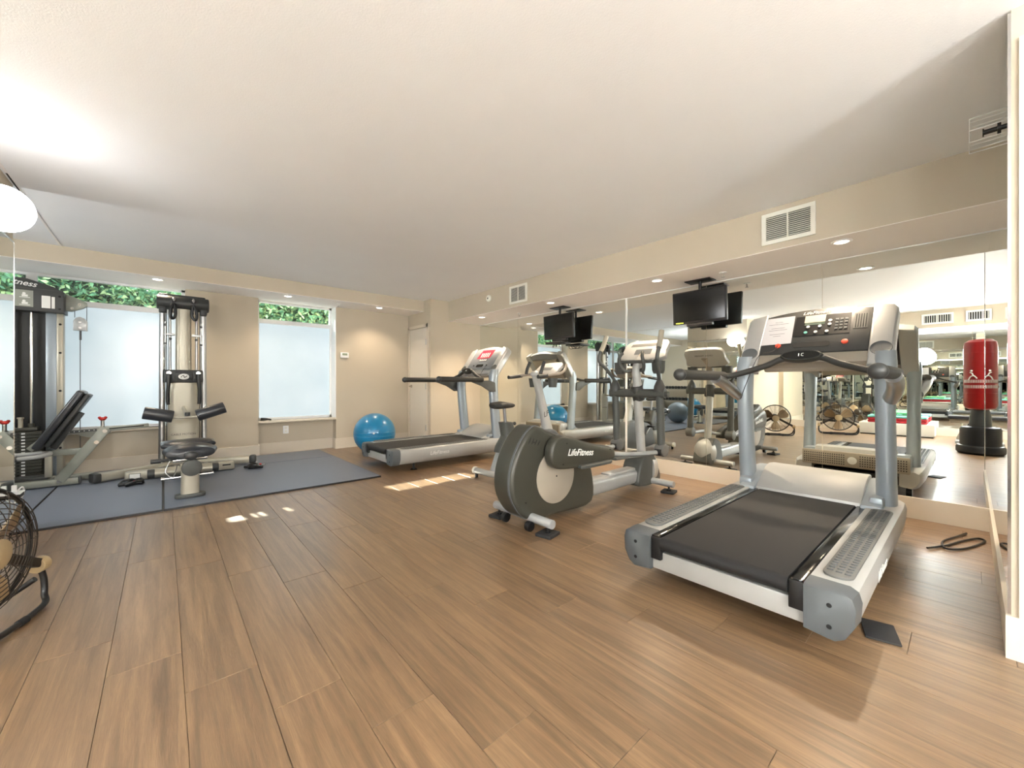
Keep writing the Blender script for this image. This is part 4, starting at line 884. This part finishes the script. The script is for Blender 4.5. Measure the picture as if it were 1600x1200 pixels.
# ================================================================== floor fans
def fan(loc, rz, label):
    t = thing('floor_fan', label, 'fan', loc, rz)     # faces local +x, hub at z .36
    H = .35; R = .26
    cg = B()
    for s, xo in ((1, .075), (-1, -.075)):
        for r in [.075+.0215*i for i in range(9)]:
            x = xo*math.sqrt(max(0, 1-(r/R)**2))*.75+xo*.25
            cg.tube([(x, r*math.cos(a), H+r*math.sin(a)) for a in [2*PI*k/36 for k in range(36)]], .0019, 5, 0, closed=True)
        for k in range(16):
            a = 2*PI*k/16; pts = []
            for r in (.05, .12, .19, .235, .255): pts.append((xo*math.sqrt(max(0, 1-(r/R)**2))*.75+xo*.25, r*math.cos(a), H+r*math.sin(a)))
            cg.tube(pts, .0019, 5, 0)
    obj('cage', cg, 'brown_black', t)
    obj('cage_rim', B().tube([(0, (R+.004)*math.cos(a), H+(R+.004)*math.sin(a)) for a in [2*PI*k/40 for k in range(40)]], .009, 8, 0, closed=True), 'black', t)
    for k in range(3):
        a = 2*PI*k/3+.5; rg = []
        for r, wv, tw in ((.05, .035, .9), (.12, .085, .7), (.19, .10, .5), (.235, .06, .4)):
            c = V((0, r*math.cos(a), H+r*math.sin(a))); tg = V((0, -math.sin(a), math.cos(a))); ax = (tg*math.cos(tw)+V((1, 0, 0))*math.sin(tw))*wv; n_ = V((0, math.cos(a), math.sin(a))).cross(ax).normalized()*.003
            rg.append(oval(c, ax, n_, 12))
        obj('blade', B().loft(rg), 'tan_blade', t)
    obj('hub', B().lathe([(0, .03), (.045, .03), (.05, .015), (.05, -.02), (0, -.02)], (0, 0, H), (1, 0, 0)), 'tan_blade', t)
    obj('hub_badge', B().lathe([(0, .084), (.035, .082), (.062, .074), (.06, .07), (0, .072)], (0, 0, H), (1, 0, 0)), 'gold', t)
    obj('motor', B().lathe([(0, -.16), (.05, -.155), (.075, -.13), (.08, -.06), (.07, -.03), (0, -.03)], (0, 0, H), (1, 0, 0)), 'brown_black', t)
    obj('stand', B().tube([(.0, -.31, .19), (.01, -.322, .12), (.02, -.31, .05), (.05, -.25, .018), (.07, 0, .018), (.05, .25, .018), (.02, .31, .05), (.01, .322, .12), (.0, .31, .19)], .0125, 12, 6), 'black', t)
    obj('stand_rear', B().tube([(-.02, -.32, .12), (-.16, -.27, .02), (-.19, 0, .018), (-.16, .27, .02), (-.02, .32, .12)], .0125, 12, 6), 'black', t)
    for s in (1, -1):
        obj('pivot_arm', B().bar((-.03, s*.06, H-.01), (0, s*.30, H-.15), .045, .04, .006), 'brown_black', t)
        obj('pivot_knob', B().cyl((0, s*.29, H-.16), (0, s*.335, H-.16), .036, n=20, bev=.006), 'gold', t)
    for x, y in ((.065, -.12), (.065, .12), (-.185, -.1), (-.185, .1)): obj('rubber_foot', B().cyl((x, y-.02, .016), (x, y+.02, .016), .0155, n=12), 'rubber', t)
fan((-.565, 2.60, 0), math.atan2(-.40, .92), 'round black floor fan at the left edge of the picture')
fan((-1.75, 1.80, 0), math.atan2(-.25, .95), 'round floor fan with brown blades seen in the mirror beside the mats')
# ================================================================== things seen in the mirrors
t = thing('punching_bag', 'red freestanding punching bag on a black base beside the camera', 'punching bag', (-.43, -.14, 0))
obj('base', B().lathe([(0, 0), (.27, 0), (.295, .03), (.295, .10), (.28, .125), (.26, .13), (.255, .15), (.255, .36), (.24, .395), (.10, .42), (0, .42)], n=48), 'black', t)
obj('neck', B().lathe([(.16, .40), (.155, .55), (.14, .62), (.12, .72), (0, .72)], n=32), 'charcoal', t)
bg_ = obj('bag', B().lathe([(0, .66), (.16, .66), (.20, .68), (.215, .72), (.215, 1.60), (.205, 1.66), (.16, 1.70), (0, 1.71)], n=48), 'bag_red', t)
for z in (.9, 1.5): obj('seam', B().lathe([(.2152, z), (.2175, z+.003), (.2152, z+.006)], n=48), 'bag_red', bg_)
for a0 in (35,):
    a = math.radians(a0); n_ = V((math.cos(a), math.sin(a), 0)); x_ = V((-math.sin(a), math.cos(a), 0))
    g = B()
    for k in range(2): g.loft([oval(n_*.216+V((0, 0, 1.10-k*.09)), x_*.001, V((0, 0, .022)), 8), oval(n_*.2165+V((0, 0, 1.10-k*.09)), x_*.001, V((0, 0, .022)), 8)])
    def on(u, z): return V((.2165*math.cos(a+u/.2165), .2165*math.sin(a+u/.2165), z))
    obj('figure_mark', B().tube([on(-.05, 1.12), on(-.02, 1.16), on(.02, 1.15), on(.05, 1.10)], .008, 6).tube([on(-.01, 1.16), on(.005, 1.20), on(.03, 1.21)], .008, 6).sph(on(.012, 1.235), .014, n=12), 'letter', bg_)
    for k, z in enumerate((1.08, 1.0)):
        g = B()
        for u in [-.13+.02*i for i in range(14)]: g.tube([on(u, z-.022), on(u, z+.022)], .0045, 5, 0)
        obj('bag_lettering', g, 'letter', bg_)
t = thing('mat_bench', 'low white bench holding folded mats, seen in the mirror', 'bench', (-2.55, 1.0, 0))
obj('bench_box', B().box((-.25, -.55, .02), (.25, .55, .25), .01), 'white_metal', t); obj('plinth', B().box((-.23, -.53, 0), (.23, .53, .02)), 'black', t, False)
for i, (m_, l) in enumerate((('mat_red', 'red folded exercise mat on the low bench, bottom one'), ('mat_red', 'red folded exercise mat on the low bench, middle one'), ('teal', 'teal folded exercise mat on top of the red ones'))):
    o = obj('folded_mat', B().box((-.22, -.45, .25+i*.05), (.22, .42, .297+i*.05), .018, 3), m_); o.location = (-2.55, 1.0, .001); tag(o, l, 'exercise mat')
t = thing('step_platform', 'green step platform standing on the folded mats', 'step platform', (-2.6, 1.05, .402))
obj('top', B().box((-.15, -.3, .03), (.15, .3, .07), .02), 'mint', t); obj('riser', B().box((-.12, -.28, 0), (.12, -.14, .032), .01), 'mint', t); obj('riser', B().box((-.12, .14, 0), (.12, .28, .032), .01), 'mint', t)
t = thing('weight_bench', 'adjustable grey weight bench by the mirrors, seen in reflection', 'weight bench', (-1.95, -.35, 0))
obj('bench_pad', B().box((-.14, -.62, .42), (.14, .28, .48), .02, 3), 'vinyl', t); obj('seat_pad', B().box((-.14, .31, .42), (.14, .62, .48), .02, 3), 'vinyl', t)
obj('frame_rail', B().box((-.03, -.6, .34), (.03, .6, .41), .006), 'champagne', t)
for y in (-.5, .5):
    obj('leg', B().bar((0, y*.8, .36), (0, y, .05), .05, .05, .005), 'champagne', t); obj('foot_bar', B().box((-.28, y-.03, 0), (.28, y+.03, .05), .008), 'silver', t)
obj('adjust_strip', B().bar((0, -.1, .08), (0, .22, .36), .04, .05, .004), 'red', t)
# dumbbell rack in the alcove
rx, ry_ = -3.55, 6.0
t = thing('dumbbell_rack', 'grey three-tier dumbbell rack against the alcove wall', 'dumbbell rack', (rx, ry_, MZ))
for y in (-.655, .655):
    obj('leg', B().bar((-.2, y, .02), (-.05, y, .95), .05, .07, .006), 'silver_light', t); obj('brace', B().bar((.22, y, .02), (-.08, y, .55), .045, .05, .006), 'grey_green', t)
    obj('foot_bar', B().box((-.27, y-.03, 0), (.28, y+.03, .05), .006), 'silver_light', t)
tiers = ((.12, .02, 11), (.52, -.02, 11), (.88, -.05, 12))
for z, xo, n in tiers: obj('shelf', B().box((xo-.12, -.63, z-.02), (xo+.14, .63, z), .004), 'charcoal', t)
db = B().cyl((-.05, 0, .038), (.05, 0, .038), .014, n=10)
for s in (1, -1): db.cyl((s*.045, 0, .038), (s*.105, 0, .038), .038, n=8, bev=.006)
first = None
for q, (z, xo, n) in enumerate(tiers):
    for i in range(n):
        p = (rx+xo+.01, ry_-.54+i*1.08/(n-1), MZ+z+.001)
        if first is None: first = obj('dumbbell', db, 'black'); o = first
        else: o = ins('dumbbell', first.data)
        o.location = p
        tag(o, ('black dumbbell on the lowest tier of the rack', 'black dumbbell on the middle tier of the rack', 'black dumbbell on the top tier of the rack')[q], 'dumbbell', ('dumbbells on the lowest tier', 'dumbbells on the middle tier', 'dumbbells on the top tier')[q])
# ================================================================== small things
tag(obj('power_cord', B().tube([(3.62, .18, .01), (3.78, .10, .008), (3.95, .04, .008), (4.1, -.03, .008), (4.05, -.06, .008), (3.8, .02, .008), (3.7, .1, .009), (3.85, .12, .008), (4.05, .06, .009), (4.18, .02, .009)], .006, 8, 8), 'black'), 'black power cord looped on the floor beside the near treadmill', 'power cord')
t = thing('wipe_holder', 'white wire holder with a black tray on the left mirror', 'holder', (XL+.006, 4.40, .25))
obj('tray', B().box((0, -.10, .0), (.06, .03, .03), .006), 'black', t)
obj('tray_top', B().box((-.0, -.105, .03), (.065, .035, .036), .003), 'white', t)
obj('bottle', B().box((.01, -.03, .036), (.035, -.01, .085), .004), 'white', t)
obj('wire_arm', B().tube([(.03, .03, .035), (.045, .05, .055), (.05, .075, .03), (.04, .085, -.02), (.005, .085, -.06)], .005, 8), 'white', t)
